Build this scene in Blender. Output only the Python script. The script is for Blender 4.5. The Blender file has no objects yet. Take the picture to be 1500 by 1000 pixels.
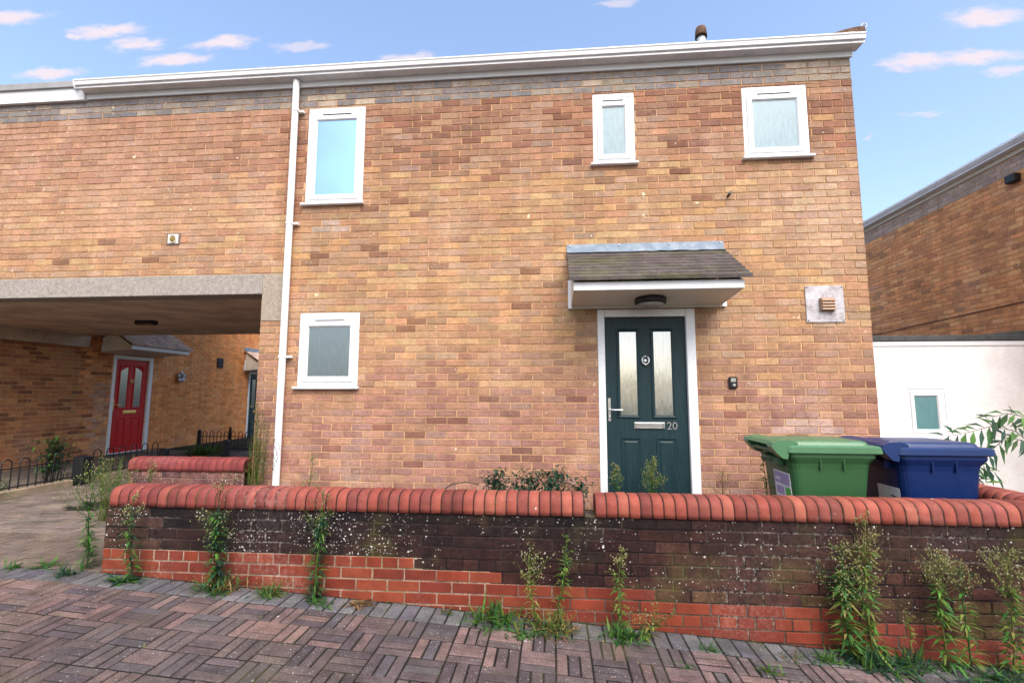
import bpy, math, random
from mathutils import Vector, Matrix, noise
R = math.radians
rnd = random.Random(11)
scene = bpy.context.scene
COL = scene.collection

# ------------------------------------------------------------------ colours
def lin(c):
    c = c / 255.0
    return c / 12.92 if c <= 0.04045 else ((c + 0.055) / 1.055) ** 2.4
KC = 1.19
def C(r, g, b, k=1.0):
    return (lin(r) / KC * k, lin(g) / KC * k, lin(b) / KC * k, 1.0)
def mix(a, b, t):
    return tuple(a[i] * (1 - t) + b[i] * t for i in range(3)) + (1.0,)
def jit(c, a, rg=rnd):
    f = 1 + rg.uniform(-a, a)
    return tuple(min(1, max(0, c[i] * f * (1 + rg.uniform(-a, a) * .35))) for i in range(3)) + (1.0,)
def nz(x, y, z=0.0):
    return noise.noise(Vector((x, y, z)))

# ------------------------------------------------------------------ mesh builder
class MB:
    def __init__(s, M=None):
        s.v = []; s.f = []; s.m = []; s.c = []; s.s = []; s.M = M
    def add(s, vs, fs, m=0, c=None, smooth=False):
        b = len(s.v)
        if s.M is not None:
            vs = [tuple(s.M @ Vector(p)) for p in vs]
        s.v.extend(vs)
        for i, f in enumerate(fs):
            s.f.append([b + k for k in f]); s.m.append(m); s.c.append(c or (.5, .5, .5, 1)); s.s.append(smooth)
    def quad(s, a, b, c_, d, m=0, c=None):
        s.add([a, b, c_, d], [(0, 1, 2, 3)], m, c)
    def box(s, x0, x1, y0, y1, z0, z1, m=0, c=None, bev=0.0):
        if bev <= 0:
            vs = [(x, y, z) for z in (z0, z1) for y in (y0, y1) for x in (x0, x1)]
            s.add(vs, [(0, 2, 3, 1), (4, 5, 7, 6), (0, 1, 5, 4), (2, 6, 7, 3), (0, 4, 6, 2), (1, 3, 7, 5)], m, c)
            return
        b = min(bev, (x1 - x0) * .45, (y1 - y0) * .45, (z1 - z0) * .45)
        def rect(z, d):
            xa, xb, ya, yb = x0 + d, x1 - d, y0 + d, y1 - d
            if d > 0:
                return [(xa, ya, z), (xb, ya, z), (xb, ya, z), (xb, yb, z), (xb, yb, z), (xa, yb, z), (xa, yb, z), (xa, ya, z)]
            return [(x0 + b, y0, z), (x1 - b, y0, z), (x1, y0 + b, z), (x1, y1 - b, z), (x1 - b, y1, z), (x0 + b, y1, z), (x0, y1 - b, z), (x0, y0 + b, z)]
        loops = [rect(z0, b), rect(z0 + b, 0), rect(z1 - b, 0), rect(z1, b)]
        # collapse the duplicated corner points of the end loops
        s.loft(loops, m, c)
    def loft(s, loops, m=0, c=None, caps=True, smooth=False, closed=True):
        n = len(loops[0]); vs = [p for l in loops for p in l]; fs = []
        for k in range(len(loops) - 1):
            for i in range(n if closed else n - 1):
                j = (i + 1) % n
                fs.append((k * n + i, k * n + j, (k + 1) * n + j, (k + 1) * n + i))
        if caps and not smooth:
            fs.append(tuple(range(n - 1, -1, -1))); fs.append(tuple((len(loops) - 1) * n + i for i in range(n)))
        s.add(vs, fs, m, c, smooth)
        if caps and smooth:
            s.add(loops[0], [tuple(range(n - 1, -1, -1))], m, c); s.add(loops[-1], [tuple(range(n))], m, c)
    def tube(s, path, r, n=8, m=0, c=None, smooth=True, caps=True):
        path = [Vector(p) for p in path]
        rs = r if isinstance(r, (list, tuple)) else [r] * len(path)
        loops = []; prev = None
        for i, p in enumerate(path):
            t = (path[min(i + 1, len(path) - 1)] - path[max(i - 1, 0)]).normalized()
            a = prev if prev is not None else (Vector((1, 0, 0)) if abs(t.x) < .8 else Vector((0, 1, 0)))
            u = (a - t * a.dot(t)).normalized(); w = t.cross(u); prev = u
            loops.append([tuple(p + (u * math.cos(2 * math.pi * k / n) + w * math.sin(2 * math.pi * k / n)) * rs[i]) for k in range(n)])
        s.loft(loops, m, c, caps, smooth)
    def lathe(s, o, prof, n=20, axis='z', m=0, c=None, smooth=True):
        loops = []
        for r, h in prof:
            l = []
            for k in range(n):
                a = 2 * math.pi * k / n; u, w = r * math.cos(a), r * math.sin(a)
                l.append({'z': (o[0] + u, o[1] + w, o[2] + h), 'y': (o[0] + u, o[1] + h, o[2] + w), 'x': (o[0] + h, o[1] + u, o[2] + w)}[axis])
            loops.append(l)
        s.loft(loops, m, c, True, smooth)
    def frame(s, x0, x1, z0, z1, prof, m=0, c=None):
        # mitred rectangular frame: prof = closed list of (inset, y)
        loops = [[(x0 + i, y, z0 + i), (x1 - i, y, z0 + i), (x1 - i, y, z1 - i), (x0 + i, y, z1 - i)] for i, y in prof]
        loops.append(loops[0])
        s.loft(loops, m, c, caps=False)
    def leaf(s, p, d, l, w, droop=.3, m=0, c=None, up=Vector((0, 0, 1)), fold=.15):
        p = Vector(p); d = Vector(d).normalized()
        side = d.cross(up)
        side = side.normalized() if side.length > 1e-4 else Vector((1, 0, 0))
        nrm = side.cross(d).normalized()
        a = p + d * l * .45 - Vector((0, 0, 1)) * l * droop * .2 + nrm * l * .04
        e = p + d * l - Vector((0, 0, 1)) * l * droop
        vs = [p, a + side * w * .5 + nrm * w * fold, a, a - side * w * .5 + nrm * w * fold, e]
        s.add([tuple(x) for x in vs], [(0, 1, 2), (0, 2, 3), (1, 4, 2), (2, 4, 3)], m, c, True)
    def build(s, name, mats, parent=None):
        me = bpy.data.meshes.new(name)
        me.from_pydata(s.v, [], s.f)
        for mt in (mats if isinstance(mats, (list, tuple)) else [mats]):
            me.materials.append(mt)
        me.polygons.foreach_set('material_index', s.m)
        me.polygons.foreach_set('use_smooth', s.s)
        ca = me.color_attributes.new('Col', 'FLOAT_COLOR', 'CORNER')
        buf = []
        for f, c in zip(s.f, s.c):
            buf.extend(list(c) * len(f))
        ca.data.foreach_set('color', buf)
        me.update()
        o = bpy.data.objects.new(name, me); COL.objects.link(o)
        if parent is not None:
            o.parent = parent
        return o

def tag(o, label=None, cat=None, group=None, kind=None):
    if label: o['label'] = label
    if cat: o['category'] = cat
    if group: o['group'] = group
    if kind: o['kind'] = kind
    return o
def thing(name, label, cat, loc=(0, 0, 0), rz=0.0, group=None):
    o = bpy.data.objects.new(name, None); COL.objects.link(o)
    o.location = loc; o.rotation_euler = (0, 0, rz); o.empty_display_size = .1
    return tag(o, label, cat, group)

# ------------------------------------------------------------------ materials
class NT:
    def __init__(s, name):
        s.mat = bpy.data.materials.new(name); s.mat.use_nodes = True
        s.t = s.mat.node_tree; s.n = s.t.nodes; s.l = s.t.links
        s.bsdf = s.n['Principled BSDF']
        s.tc = s.n.new('ShaderNodeTexCoord')
    def set(s, inp, v):
        if hasattr(v, 'node'): s.l.new(v, inp)
        else: inp.default_value = v
    def noise(s, scale, detail=5, rough=.6, vec=None, dist=0):
        n = s.n.new('ShaderNodeTexNoise'); n.inputs['Scale'].default_value = scale
        n.inputs['Detail'].default_value = detail; n.inputs['Roughness'].default_value = rough; n.inputs['Distortion'].default_value = dist
        s.l.new(vec if vec is not None else s.tc.outputs['Object'], n.inputs['Vector']); return n.outputs['Fac']
    def voronoi(s, scale, vec=None):
        n = s.n.new('ShaderNodeTexVoronoi'); n.inputs['Scale'].default_value = scale
        s.l.new(vec if vec is not None else s.tc.outputs['Object'], n.inputs['Vector']); return n
    def mapping(s, sc):
        n = s.n.new('ShaderNodeMapping'); n.inputs['Scale'].default_value = sc
        s.l.new(s.tc.outputs['Object'], n.inputs['Vector']); return n.outputs['Vector']
    def ramp(s, x, a, b, lo=0.0, hi=1.0):
        n = s.n.new('ShaderNodeMapRange'); n.inputs[1].default_value = a; n.inputs[2].default_value = b
        n.inputs[3].default_value = lo; n.inputs[4].default_value = hi
        n.interpolation_type = 'SMOOTHSTEP'; s.l.new(x, n.inputs[0]); return n.outputs[0]
    def math(s, op, a, b=0.0):
        n = s.n.new('ShaderNodeMath'); n.operation = op; s.set(n.inputs[0], a); s.set(n.inputs[1], b); return n.outputs[0]
    def mix(s, f, a, b, mode='MIX'):
        n = s.n.new('ShaderNodeMix'); n.data_type = 'RGBA'; n.blend_type = mode
        s.set(n.inputs[0], f); s.set(n.inputs[6], a); s.set(n.inputs[7], b); return n.outputs[2]
    def scale(s, col, f):
        n = s.n.new('ShaderNodeVectorMath'); n.operation = 'SCALE'; s.set(n.inputs[0], col); s.set(n.inputs[3], f); return n.outputs[0]
    def attr(s):
        n = s.n.new('ShaderNodeAttribute'); n.attribute_name = 'Col'; return n.outputs['Color']
    def bump(s, h, strength=.4, dist=.004):
        n = s.n.new('ShaderNodeBump'); n.inputs['Strength'].default_value = strength; n.inputs['Distance'].default_value = dist
        s.l.new(h, n.inputs['Height']); s.l.new(n.outputs[0], s.bsdf.inputs['Normal'])
    def out(s, col, rough=.85, metal=0.0, spec=.3):
        s.set(s.bsdf.inputs['Base Color'], col); s.set(s.bsdf.inputs['Roughness'], rough); s.set(s.bsdf.inputs['Metallic'], metal)
        s.bsdf.inputs['Specular IOR Level'].default_value = spec
        return s.mat

def masonry(name, *a, **k):
    return masonry_(name, *a, **k)
def masonry_(name, grain=70, gamt=.30, blot=6.0, bamt=.22, bumps=.5, bloom=0.0, bloomcol=(.75, .66, .58, 1), spots=None, moss=0.0, rough=.9, dark=0.0, streak=0.0, xfade=None):
    t = NT(name); c = t.attr()
    n1 = t.noise(grain, 6, .7); n2 = t.noise(blot, 4, .6)
    c = t.scale(c, t.ramp(n1, .25, .75, 1 - gamt, 1 + gamt))
    c = t.scale(c, t.ramp(n2, .3, .7, 1 - bamt, 1 + bamt))
    if streak:
        q = t.noise(1.0, 5, .6, t.mapping((5, 5, .45))); q2 = t.noise(1.0, 4, .6, t.mapping((16, 16, 34)))
        c = t.scale(c, t.ramp(q, .3, .7, 1 - streak, 1 + streak * .8)); c = t.scale(c, t.ramp(q2, .3, .7, 1 - streak * 1.1, 1 + streak * 1.1))
    if dark:
        d = t.math('MULTIPLY', t.ramp(t.noise(26, 5, .75), .56, .70), dark)
        c = t.mix(d, c, (.06, .04, .035, 1))
    if bloom:
        b = t.math('MULTIPLY', t.ramp(t.noise(1.3, 3, .5), .5, .72), t.ramp(t.noise(38, 6, .75), .42, .66))
        c = t.mix(t.math('MULTIPLY', b, bloom), c, bloomcol)
    if moss:
        b = t.math('MULTIPLY', t.ramp(t.noise(2.2, 4, .6), .5, .7), moss)
        c = t.mix(b, c, (.13, .12, .03, 1))
    if spots:
        for sc, rad, dens, colr in spots:
            wv = t.n.new('ShaderNodeVectorMath'); wv.operation = 'MULTIPLY_ADD'
            nn_ = t.n.new('ShaderNodeTexNoise'); nn_.inputs['Scale'].default_value = sc * 2.2; nn_.inputs['Detail'].default_value = 4; t.l.new(t.tc.outputs['Object'], nn_.inputs['Vector'])
            t.l.new(nn_.outputs['Color'], wv.inputs[0]); wv.inputs[1].default_value = (.7 / sc,) * 3; t.l.new(t.tc.outputs['Object'], wv.inputs[2])
            v = t.voronoi(sc, wv.outputs[0])
            sep = t.n.new('ShaderNodeSeparateColor'); t.l.new(v.outputs['Color'], sep.inputs[0])
            near = t.math('LESS_THAN', v.outputs['Distance'], t.math('MULTIPLY', t.math('ADD', t.math('MULTIPLY', sep.outputs[1], sep.outputs[2]), .25), rad * 1.5))
            pick = t.math('LESS_THAN', sep.outputs[0], dens)
            pick = t.math('MULTIPLY', pick, t.ramp(t.noise(1.7, 3, .6), .42, .58))
            if xfade:
                sx = t.n.new('ShaderNodeSeparateXYZ'); t.l.new(t.tc.outputs['Object'], sx.inputs[0])
                pick = t.math('LESS_THAN', sep.outputs[0], t.math('MULTIPLY', t.math('MULTIPLY', t.ramp(sx.outputs[0], xfade[0], xfade[1], 1.0, .22), t.ramp(t.noise(1.7, 3, .6), .42, .58)), dens))
            c = t.mix(t.math('MULTIPLY', near, pick), c, colr)
    h = t.math('ADD', t.noise(grain * 1.6, 5, .7), t.math('MULTIPLY', n2, .6))
    t.bump(h, bumps, .006)
    return t.out(c, rough, 0, .25)

def plain(name, col, rough=.4, metal=0.0, spec=.5, dirt=.06, dscale=4.0, bump=0.0, bscale=60, dirtcol=None):
    t = NT(name)
    n = t.noise(dscale, 6, .65); n2 = t.noise(dscale * 9, 5, .7)
    f = t.math('ADD', t.math('MULTIPLY', n, .6), t.math('MULTIPLY', n2, .4))
    c = t.mix(t.ramp(f, .42, .68), col, dirtcol if dirtcol else tuple(x * (1 - dirt * 3) for x in col[:3]) + (1,)) if dirt else col
    if bump: t.bump(t.noise(bscale, 5, .6), bump, .003)
    return t.out(c, t.ramp(n2, .3, .7, rough * .85, min(1, rough * 1.2)), metal, spec)

M = {}
WS = (.72, .70, .66, 1)
M['brick'] = masonry('house_brick', 75, .34, 8, .10, .6, .46, (.60, .48, .40, 1), [(9, .20, .10, (.66, .61, .40, 1)), (21, .20, .14, (.66, .60, .48, 1)), (40, .28, .16, (.62, .55, .46, 1))], dark=.36, streak=.12, xfade=(-3.4, -2.4))
M['mortar'] = masonry('sandy_mortar', 110, .22, 5, .2, .6, .3)
M['dark_brick'] = masonry('weathered_wall_brick', 60, .50, 9, .40, .9, .10, (.30, .25, .23, 1), [(13, .12, .22, (.55, .52, .48, 1)), (24, .20, .30, (.58, .55, .51, 1)), (48, .30, .34, (.5, .47, .44, 1)), (95, .36, .3, (.45, .42, .4, 1))], moss=.16, dark=.6, streak=.14, xfade=(-.8, .9))
M['dark_mortar'] = masonry('weathered_mortar', 90, .5, 6, .4, .8, .6, (.55, .48, .42, 1), moss=.5)
M['red_brick'] = masonry('red_plinth_brick', 90, .14, 9, .16, .4, .22, (.62, .50, .45, 1), dark=.35)
M['coping'] = masonry('salmon_coping_brick', 90, .12, 8, .16, .35, .22, (.60, .42, .38, 1), [(26, .14, .05, WS)], rough=.75, dark=.22)
M['paver'] = masonry('clay_paver', 170, .60, 9, .24, .9, .2, (.36, .33, .32, 1), [(24, .15, .05, (.45, .42, .38, 1)), (110, .30, .22, (.40, .37, .35, 1))], moss=.12, dark=.5)
M['buff_paver'] = masonry('buff_paver', 140, .40, 4, .22, .7, .2, (.46, .40, .35, 1), dark=.35)
M['concrete'] = masonry('aggregate_concrete', 110, .40, 22, .14, .9, .35, (.58, .55, .54, 1), dark=.5)
M['ceiling'] = masonry('stained_soffit_board', 40, .12, 2, .22, .2, 0, dark=.2)
M['render'] = masonry('white_render', 60, .06, 2.5, .07, .5, 0, dark=.05, streak=.04)
M['tile'] = masonry('mossy_tile', 70, .40, 8, .25, .9, .2, (.38, .35, .36, 1), moss=.25, dark=.3)
M['leaf'] = None
M['white'] = plain('white_plastic', (.80, .81, .82, 1), .32, 0, .5, .03, 3)
M['dirty_white'] = plain('weathered_white_plastic', (.74, .75, .77, 1), .38, 0, .5, .09, 5)
M['cream'] = plain('cream_painted_board', (.70, .67, .58, 1), .5, 0, .4, .06, 4)
M['grey_gutter'] = plain('grey_roof_edge', (.42, .42, .43, 1), .5, 0, .4, .08)
M['lead'] = plain('lead_flashing', (.16, .21, .27, 1), .55, .15, .4, .14, 9, .3, 40, (.34, .38, .42, 1))
M['galv'] = plain('galvanised_sheet', (.50, .48, .50, 1), .5, .35, .5, .16, 7, .2, 25, (.22, .16, .15, 1))
M['brown'] = plain('brown_plastic', (.30, .17, .10, 1), .5)
M['black'] = plain('black_paint', (.012, .012, .014, 1), .45, 0, .4, .1)
M['black_gloss'] = plain('black_plastic', (.01, .01, .012, 1), .22)
M['rust'] = plain('rusty_metal', (.16, .09, .06, 1), .8, .2, .3, .2, 12)
M['chrome'] = plain('brushed_chrome', (.72, .72, .72, 1), .22, .95, .5, .04, 20)
M['brass'] = plain('polished_brass', (.75, .52, .18, 1), .25, .9, .5, .04, 20)
M['green_bin'] = plain('green_bin_plastic', C(62, 114, 70, .62), .36, 0, .45, .06, 5, .08, 200)
M['blue_bin'] = plain('blue_bin_plastic', C(10, 48, 112, .58), .42, 0, .30, .06, 5, .08, 200, C(16, 52, 114, .62))
M['green_lid'] = plain('pale_green_lid_plastic', C(92, 146, 104, .72), .34, 0, .5, .06, 5, .08, 200)  # lids in a paler colour than the bodies
M['blue_lid'] = plain('pale_blue_lid_plastic', C(34, 64, 124, .66), .34, 0, .45, .06, 5, .08, 200)
M['tyre'] = plain('black_rubber', (.02, .02, .02, 1), .8)
M['lens'] = plain('grey_lamp_lens', (.34, .33, .30, 1), .25, 0, .5, .08)
M['soil'] = masonry('bare_soil', 30, .4, 3, .3, 1.0, 0)
M['ground'] = masonry('mossy_jointing', 60, .4, 3, .3, .8, 0, moss=.32)
M['asphalt'] = masonry('worn_asphalt', 90, .3, 1, .2, .6, 0)
M['lid_white'] = plain('pale_label', (.72, .72, .74, 1), .5)
M['purple'] = plain('lilac_print', C(176, 160, 205), .5)
M['lime'] = plain('green_print', C(90, 190, 80), .5)
M['vent_plate'] = plain('stained_vent_plate', C(128, 108, 102), .6, 0, .3, .12, 20)
M['vent_hole'] = plain('stained_vent_throat', C(140, 120, 60), .7, 0, .3, .12, 30)
M['pipe_white'] = plain('clean_white_pipe', (.84, .85, .86, 1), .35, 0, .5, 0)
M['ridge'] = plain('dark_roof_felt', (.08, .085, .085, 1), .85, 0, .2, .15, 6)
M['pipe_grey'] = plain('pale_vent_pipe', (.55, .58, .64, 1), .5)

def foliage(name):
    t = NT(name); c = t.attr()
    c = t.scale(c, t.ramp(t.noise(14, 3), .3, .7, .75, 1.3))
    t.out(c, .6, 0, .3)
    tr = t.n.new('ShaderNodeBsdfTranslucent'); t.l.new(c, tr.inputs[0])
    mx = t.n.new('ShaderNodeMixShader'); mx.inputs[0].default_value = .3
    t.l.new(t.bsdf.outputs[0], mx.inputs[1]); t.l.new(tr.outputs[0], mx.inputs[2])
    t.l.new(mx.outputs[0], t.n['Material Output'].inputs[0])
    return t.mat
M['leaf'] = foliage('foliage')

def glass(name, base, fac, rough, tint=(.95, .97, 1, 1), reed=0.0, streak=(60, 1, 5)):
    t = NT(name)
    t.out(base, .35, 0, .5)
    if reed:
        h = t.noise(1.0, 4, .6, t.mapping(streak), 1.0)
        b = t.n.new('ShaderNodeBump'); b.inputs['Strength'].default_value = reed; b.inputs['Distance'].default_value = .004
        t.l.new(h, b.inputs['Height'])
        c = t.mix(t.ramp(h, .35, .65), base, tuple(min(1, x * 1.28 + .004) for x in base[:3]) + (1,))
        t.l.new(c, t.bsdf.inputs['Base Color'])
    g = t.n.new('ShaderNodeBsdfGlossy'); g.inputs['Color'].default_value = tint; g.inputs['Roughness'].default_value = rough
    if reed: t.l.new(b.outputs[0], g.inputs['Normal'])
    mx = t.n.new('ShaderNodeMixShader'); mx.inputs[0].default_value = fac
    t.l.new(t.bsdf.outputs[0], mx.inputs[1]); t.l.new(g.outputs[0], mx.inputs[2])
    t.l.new(mx.outputs[0], t.n['Material Output'].inputs[0])
    return t.mat
M['glass_sky'] = glass('sky_tinted_window_glass', (.12, .24, .32, 1), .66, .03, (.50, .76, .95, 1))  # blue of the reflected sky put into tint and base colour
M['glass_pale'] = glass('obscured_pale_glass', (.125, .180, .200, 1), .07, .40, (.62, .82, .92, 1), .25, (55, 1, 9))
M['glass_dark'] = glass('obscured_dark_glass', (.033, .050, .060, 1), .20, .25, (.8, .9, .9, 1), .8, (60, 1, 6))
M['glass_door'] = glass('obscured_door_glass', (.13, .14, .12, 1), .55, .07, (.92, .95, .95, 1), .5, (40, 1, 3))
M['glass_red'] = glass('dark_door_glass', (.02, .024, .026, 1), .24, .12, (.9, .95, 1, 1), .3, (30, 1, 6))
M['glass_teal'] = glass('teal_obscured_glass', (.05, .17, .18, 1), .15, .3, (.8, .95, 1, 1), .3)

def doorpaint(name, col):
    t = NT(name)
    h = t.noise(1.0, 6, .65, t.mapping((70, 20, 3.2)), 1.6)
    c = t.mix(t.ramp(h, .4, .62), col, tuple(x * 1.35 + .004 for x in col[:3]) + (1,))
    t.bump(h, .22, .003)
    return t.out(c, .42, 0, .28)
M['door_green'] = doorpaint('dark_green_grained_door', (.007, .025, .030, 1))
M['door_red'] = doorpaint('red_grained_door', (.50, .007, .008, 1))

# ------------------------------------------------------------------ brick laying
def subtract(rects, o):
    res = []
    for (a, b, c, d) in rects:
        x0, x1, z0, z1 = o
        if x1 <= a or x0 >= b or z1 <= c or z0 >= d:
            res.append((a, b, c, d)); continue
        if z0 > c: res.append((a, b, c, z0))
        if z1 < d: res.append((a, b, z1, d))
        lo, hi = max(c, z0), min(d, z1)
        if x0 > a: res.append((a, x0, lo, hi))
        if x1 < b: res.append((x1, b, lo, hi))
    return res

def bricks(mb, a0, a1, z0, z1, colf, mcolf, opens=(), y=0.0, zref=0.0, L=.225, H=.075, J=.010, rec=.006, seed=0, mat_b=0, mat_m=1, matf=None, headers=None, reveal=.12, wob=.0012, xoff=0.0):
    rg = random.Random(seed)
    k0 = math.floor((z0 - zref) / H); k1 = math.ceil((z1 - zref) / H)
    for k in range(k0, k1):
        c0 = zref + k * H; c1 = c0 + H
        lo, hi = max(c0, z0), min(c1, z1)
        if hi - lo < .004: continue
        # bed of mortar for this course
        rs = [(a0, a1, lo, hi)]
        for o in opens: rs = subtract(rs, o)
        for (a, b, c, d) in rs:
            n = max(1, int((b - a) / .45))
            for i in range(n):
                xa = a + (b - a) * i / n; xb = a + (b - a) * (i + 1) / n
                mb.quad((xa, y + rec, c), (xb, y + rec, c), (xb, y + rec, d), (xa, y + rec, d), mat_m, mcolf((xa + xb) / 2, (c + d) / 2, rg))
        Lk = L
        off = (k % 2) * L / 2
        if headers and headers(k):
            Lk = L / 2; off = L / 4
        i0 = math.floor((a0 - off - xoff) / Lk) - 1; i1 = math.ceil((a1 - off - xoff) / Lk) + 1
        slip = rg.uniform(-.012, .012)
        dz_row = rg.uniform(-.001, .001)
        for i in range(i0, i1):
            xa = max(a0, i * Lk + off + xoff + slip + J / 2 + rg.uniform(-.002, .002)); xb = min(a1, (i + 1) * Lk + off + xoff + slip - J / 2 + rg.uniform(-.002, .002))
            if xb - xa < .012: continue
            za = max(lo, c0 + J / 2); zb = min(hi, c1 - J / 2)
            if zb - za < .008: continue
            col = colf((xa + xb) / 2, (c0 + c1) / 2, rg)
            if col is None: continue
            mi = matf((xa + xb) / 2, (c0 + c1) / 2) if matf else mat_b
            rs = [(xa, xb, za + dz_row, zb + dz_row)]
            for o in opens: rs = subtract(rs, o)
            out = rg.uniform(-.0015, .0015); tw = rg.uniform(-.0012, .0012)
            for (a, b, c, d) in rs:
                if b - a < .012 or d - c < .008: continue
                e = .0025
                J4 = [rg.uniform(-wob, wob) for _ in range(8)]
                f = [(a + e + J4[0], y + out, c + e + J4[1]), (b - e + J4[2], y + out + tw, c + e + J4[3]), (b - e + J4[4], y + out + tw, d - e + J4[5]), (a + e + J4[6], y + out, d - e + J4[7])]
                g = [(a, y + rec, c), (b, y + rec, c), (b, y + rec, d), (a, y + rec, d)]
                mb.add(f + g, [(0, 1, 2, 3), (4, 5, 1, 0), (5, 6, 2, 1), (6, 7, 3, 2), (7, 4, 0, 3)], mi, col)
    if reveal:
        for (x0, x1, c0, c1) in opens:
            c = mcolf((x0 + x1) / 2, c0, rg); ya, yb = y + rec, y + reveal
            mb.quad((x0, ya, c0), (x0, yb, c0), (x0, yb, c1), (x0, ya, c1), mat_m, c)
            mb.quad((x1, ya, c1), (x1, yb, c1), (x1, yb, c0), (x1, ya, c0), mat_m, c)
            mb.quad((x0, ya, c1), (x0, yb, c1), (x1, yb, c1), (x1, ya, c1), mat_m, c)
            mb.quad((x0, yb, c0), (x0, ya, c0), (x1, ya, c0), (x1, yb, c0), mat_m, c)

BAND = 4.69
P_UP = [(160, 112, 92), (172, 126, 104), (148, 96, 80), (184, 142, 116), (168, 138, 124), (160, 118, 98), (178, 122, 98), (140, 92, 78)]
P_MID = [(194, 150, 114), (188, 138, 108), (204, 164, 122), (178, 130, 104), (182, 144, 120), (196, 142, 112), (174, 136, 108), (206, 156, 112), (186, 150, 128)]
P_LOW = [(176, 130, 106), (168, 120, 102), (190, 146, 114), (162, 116, 102), (182, 134, 112), (166, 128, 114), (156, 112, 96), (186, 138, 106)]
P_DARK = [(124, 80, 68), (132, 88, 72), (116, 74, 62), (126, 88, 78), (140, 104, 88)]
def house_col(x, z, rg):
    if z > BAND:
        r = rg.random()
        if r < .05: c = C(188, 172, 152)
        elif r < .15 or (x > 2.5 and r < .7): c = C(166, 152, 138)
        else: c = C(*rg.choice([(140, 133, 131), (148, 140, 137), (132, 127, 127), (144, 138, 133)]))
        return jit(c, .06, rg)
    t = z + .55 * nz(x * .55, z * .9, 3.1) + rg.gauss(0, .32)
    if t > 3.75: pal = P_UP
    elif t > 1.75: pal = P_MID
    else: pal = P_LOW
    d = .03 + (.05 if z > 4.0 or z < 1.55 else 0)
    if rg.random() < d: c = C(*rg.choice(P_DARK))
    else: c = C(*rg.choice(pal))
    c = mix(c, C(190, 144, 112) if z > 1.6 else C(178, 132, 108), .16) if z < 3.7 else mix(c, C(168, 122, 100), .16)
    if 1.47 < z < 1.56 and x < 0.4 and rg.random() < .8: c = mix(c, C(214, 172, 126), .6)
    if -2.75 < x < -2.28 and 3.22 < z < 3.36 and rg.random() < .75: c = C(188, 162, 150)
    if 2.15 < x < 2.8 and 1.05 < z < 1.2 and rg.random() < .7: c = mix(c, C(206, 182, 168), .6)
    w = max(0, 1 - abs(x - 2.75) / .75) * max(0, 1 - abs(z - 3.25) / .7)
    c = mix(c, C(216, 182, 160), min(.65, w * .8))
    if x < -3.1 and z > 3.2: c = mix(c, C(208, 160, 134), .45 * min(1, max(0, .5 + nz(x * .7, z * .8, 9))) + .2)
    if x < -2.95 and z < 2.2: c = mix(c, C(150, 112, 100), .35)
    if z <= BAND: c = mix(c, C(170, 121, 95) if z > 3.85 else C(190, 145, 104) if z > 1.55 else C(178, 128, 106), .18)
    q = min(1, max(0, (z - 1.2) / .8)); c = (c[0] * .915, c[1] * (.95 + .025 * q), c[2] * (1.02 - .05 * q), 1.0) if z <= BAND else c
    return jit(c, .09, rg)
def house_mortar(x, z, rg):
    c = C(204, 162, 122) if z < BAND + .05 else C(160, 142, 128)
    if z > 4.0: c = mix(c, C(196, 152, 112), .6)
    return jit(c, .08, rg)
def side_col(x, z, rg):
    if z > BAND: return jit(C(*rg.choice([(140, 142, 150), (152, 150, 152), (126, 128, 136)])), .1, rg)
    pal = [(188, 128, 84), (176, 116, 74), (200, 142, 94), (166, 106, 70), (192, 124, 80), (152, 96, 66), (182, 132, 92)]
    if rg.random() < .09: return jit(C(140, 90, 64, 1.1), .1, rg)
    return jit(C(*rg.choice(pal), 1.35), .08, rg)  # palette lifted to stand in for light these walls lack
def side_mortar(x, z, rg): return jit(C(214, 168, 116, 1.1), .08, rg)

# ------------------------------------------------------------------ windows, doors, canopies (local frame, facing -y)
def window(house, x0, x1, z0, z1, pane_mat, sill=True, label=None, head=.155, f=.108, vent=True, y=0.012):
    mb = MB()
    mb.frame(x0, x1, z0, z1, [(0, y), (.006, y - .006), (.040, y - .006), (.046, y), (.046, y + .07), (0, y + .07)])
    # top head member and sash
    hz = z1 - (head - .06)
    if vent: mb.box(x0 + .0465, x1 - .0465, y - .003, y + .06, hz, z1 - .0465, 0, None, .003)
    else: hz = z1 - .046
    mb.frame(x0 + .047, x1 - .047, z0 + .047, hz - .001, [(0, y + .004), (.0, y - .010), (.010, y - .018), (f - .060, y - .018), (f - .047, y - .002), (f - .047, y + .06), (0, y + .06)])
    w = mb.build('window', M['white'], house)
    if label: w['label'] = label
    p = MB(); i = f - .004
    p.box(x0 + i, x1 - i, y + .002, y + .03, z0 + i, hz - (f - .047) + .004); p.build('pane', pane_mat, w)
    if vent:
        v = MB(); xm = (x0 + x1) / 2; hw = (x1 - x0) * .26
        v.box(xm - hw, xm + hw, y - .012, y - .002, hz + .012, hz + .030, 0, None, .003); v.box(xm - hw + .008, xm + hw - .008, y - .014, y - .004, hz + .008, hz + .0135, 1)
        v.build('trickle_vent', [M['white'], M['black']], w)
    if sill:
        s = MB(); s.box(x0 - .03, x1 + .025, y - .062, y + .05, z0 - .030, z0 - .002, 0, None, .006); s.build('sill', M['dirty_white'], w)
    return w

def text_mesh(txt, size, depth=.004):
    cu = bpy.data.curves.new('t', 'FONT'); cu.body = txt; cu.size = size; cu.extrude = depth; cu.align_x = 'LEFT'
    o = bpy.data.objects.new('t', cu); COL.objects.link(o)
    dg = bpy.context.evaluated_depsgraph_get(); dg.update()
    me = bpy.data.meshes.new_from_object(o.evaluated_get(dg))
    bpy.data.objects.remove(o); bpy.data.curves.remove(cu)
    return me

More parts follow.
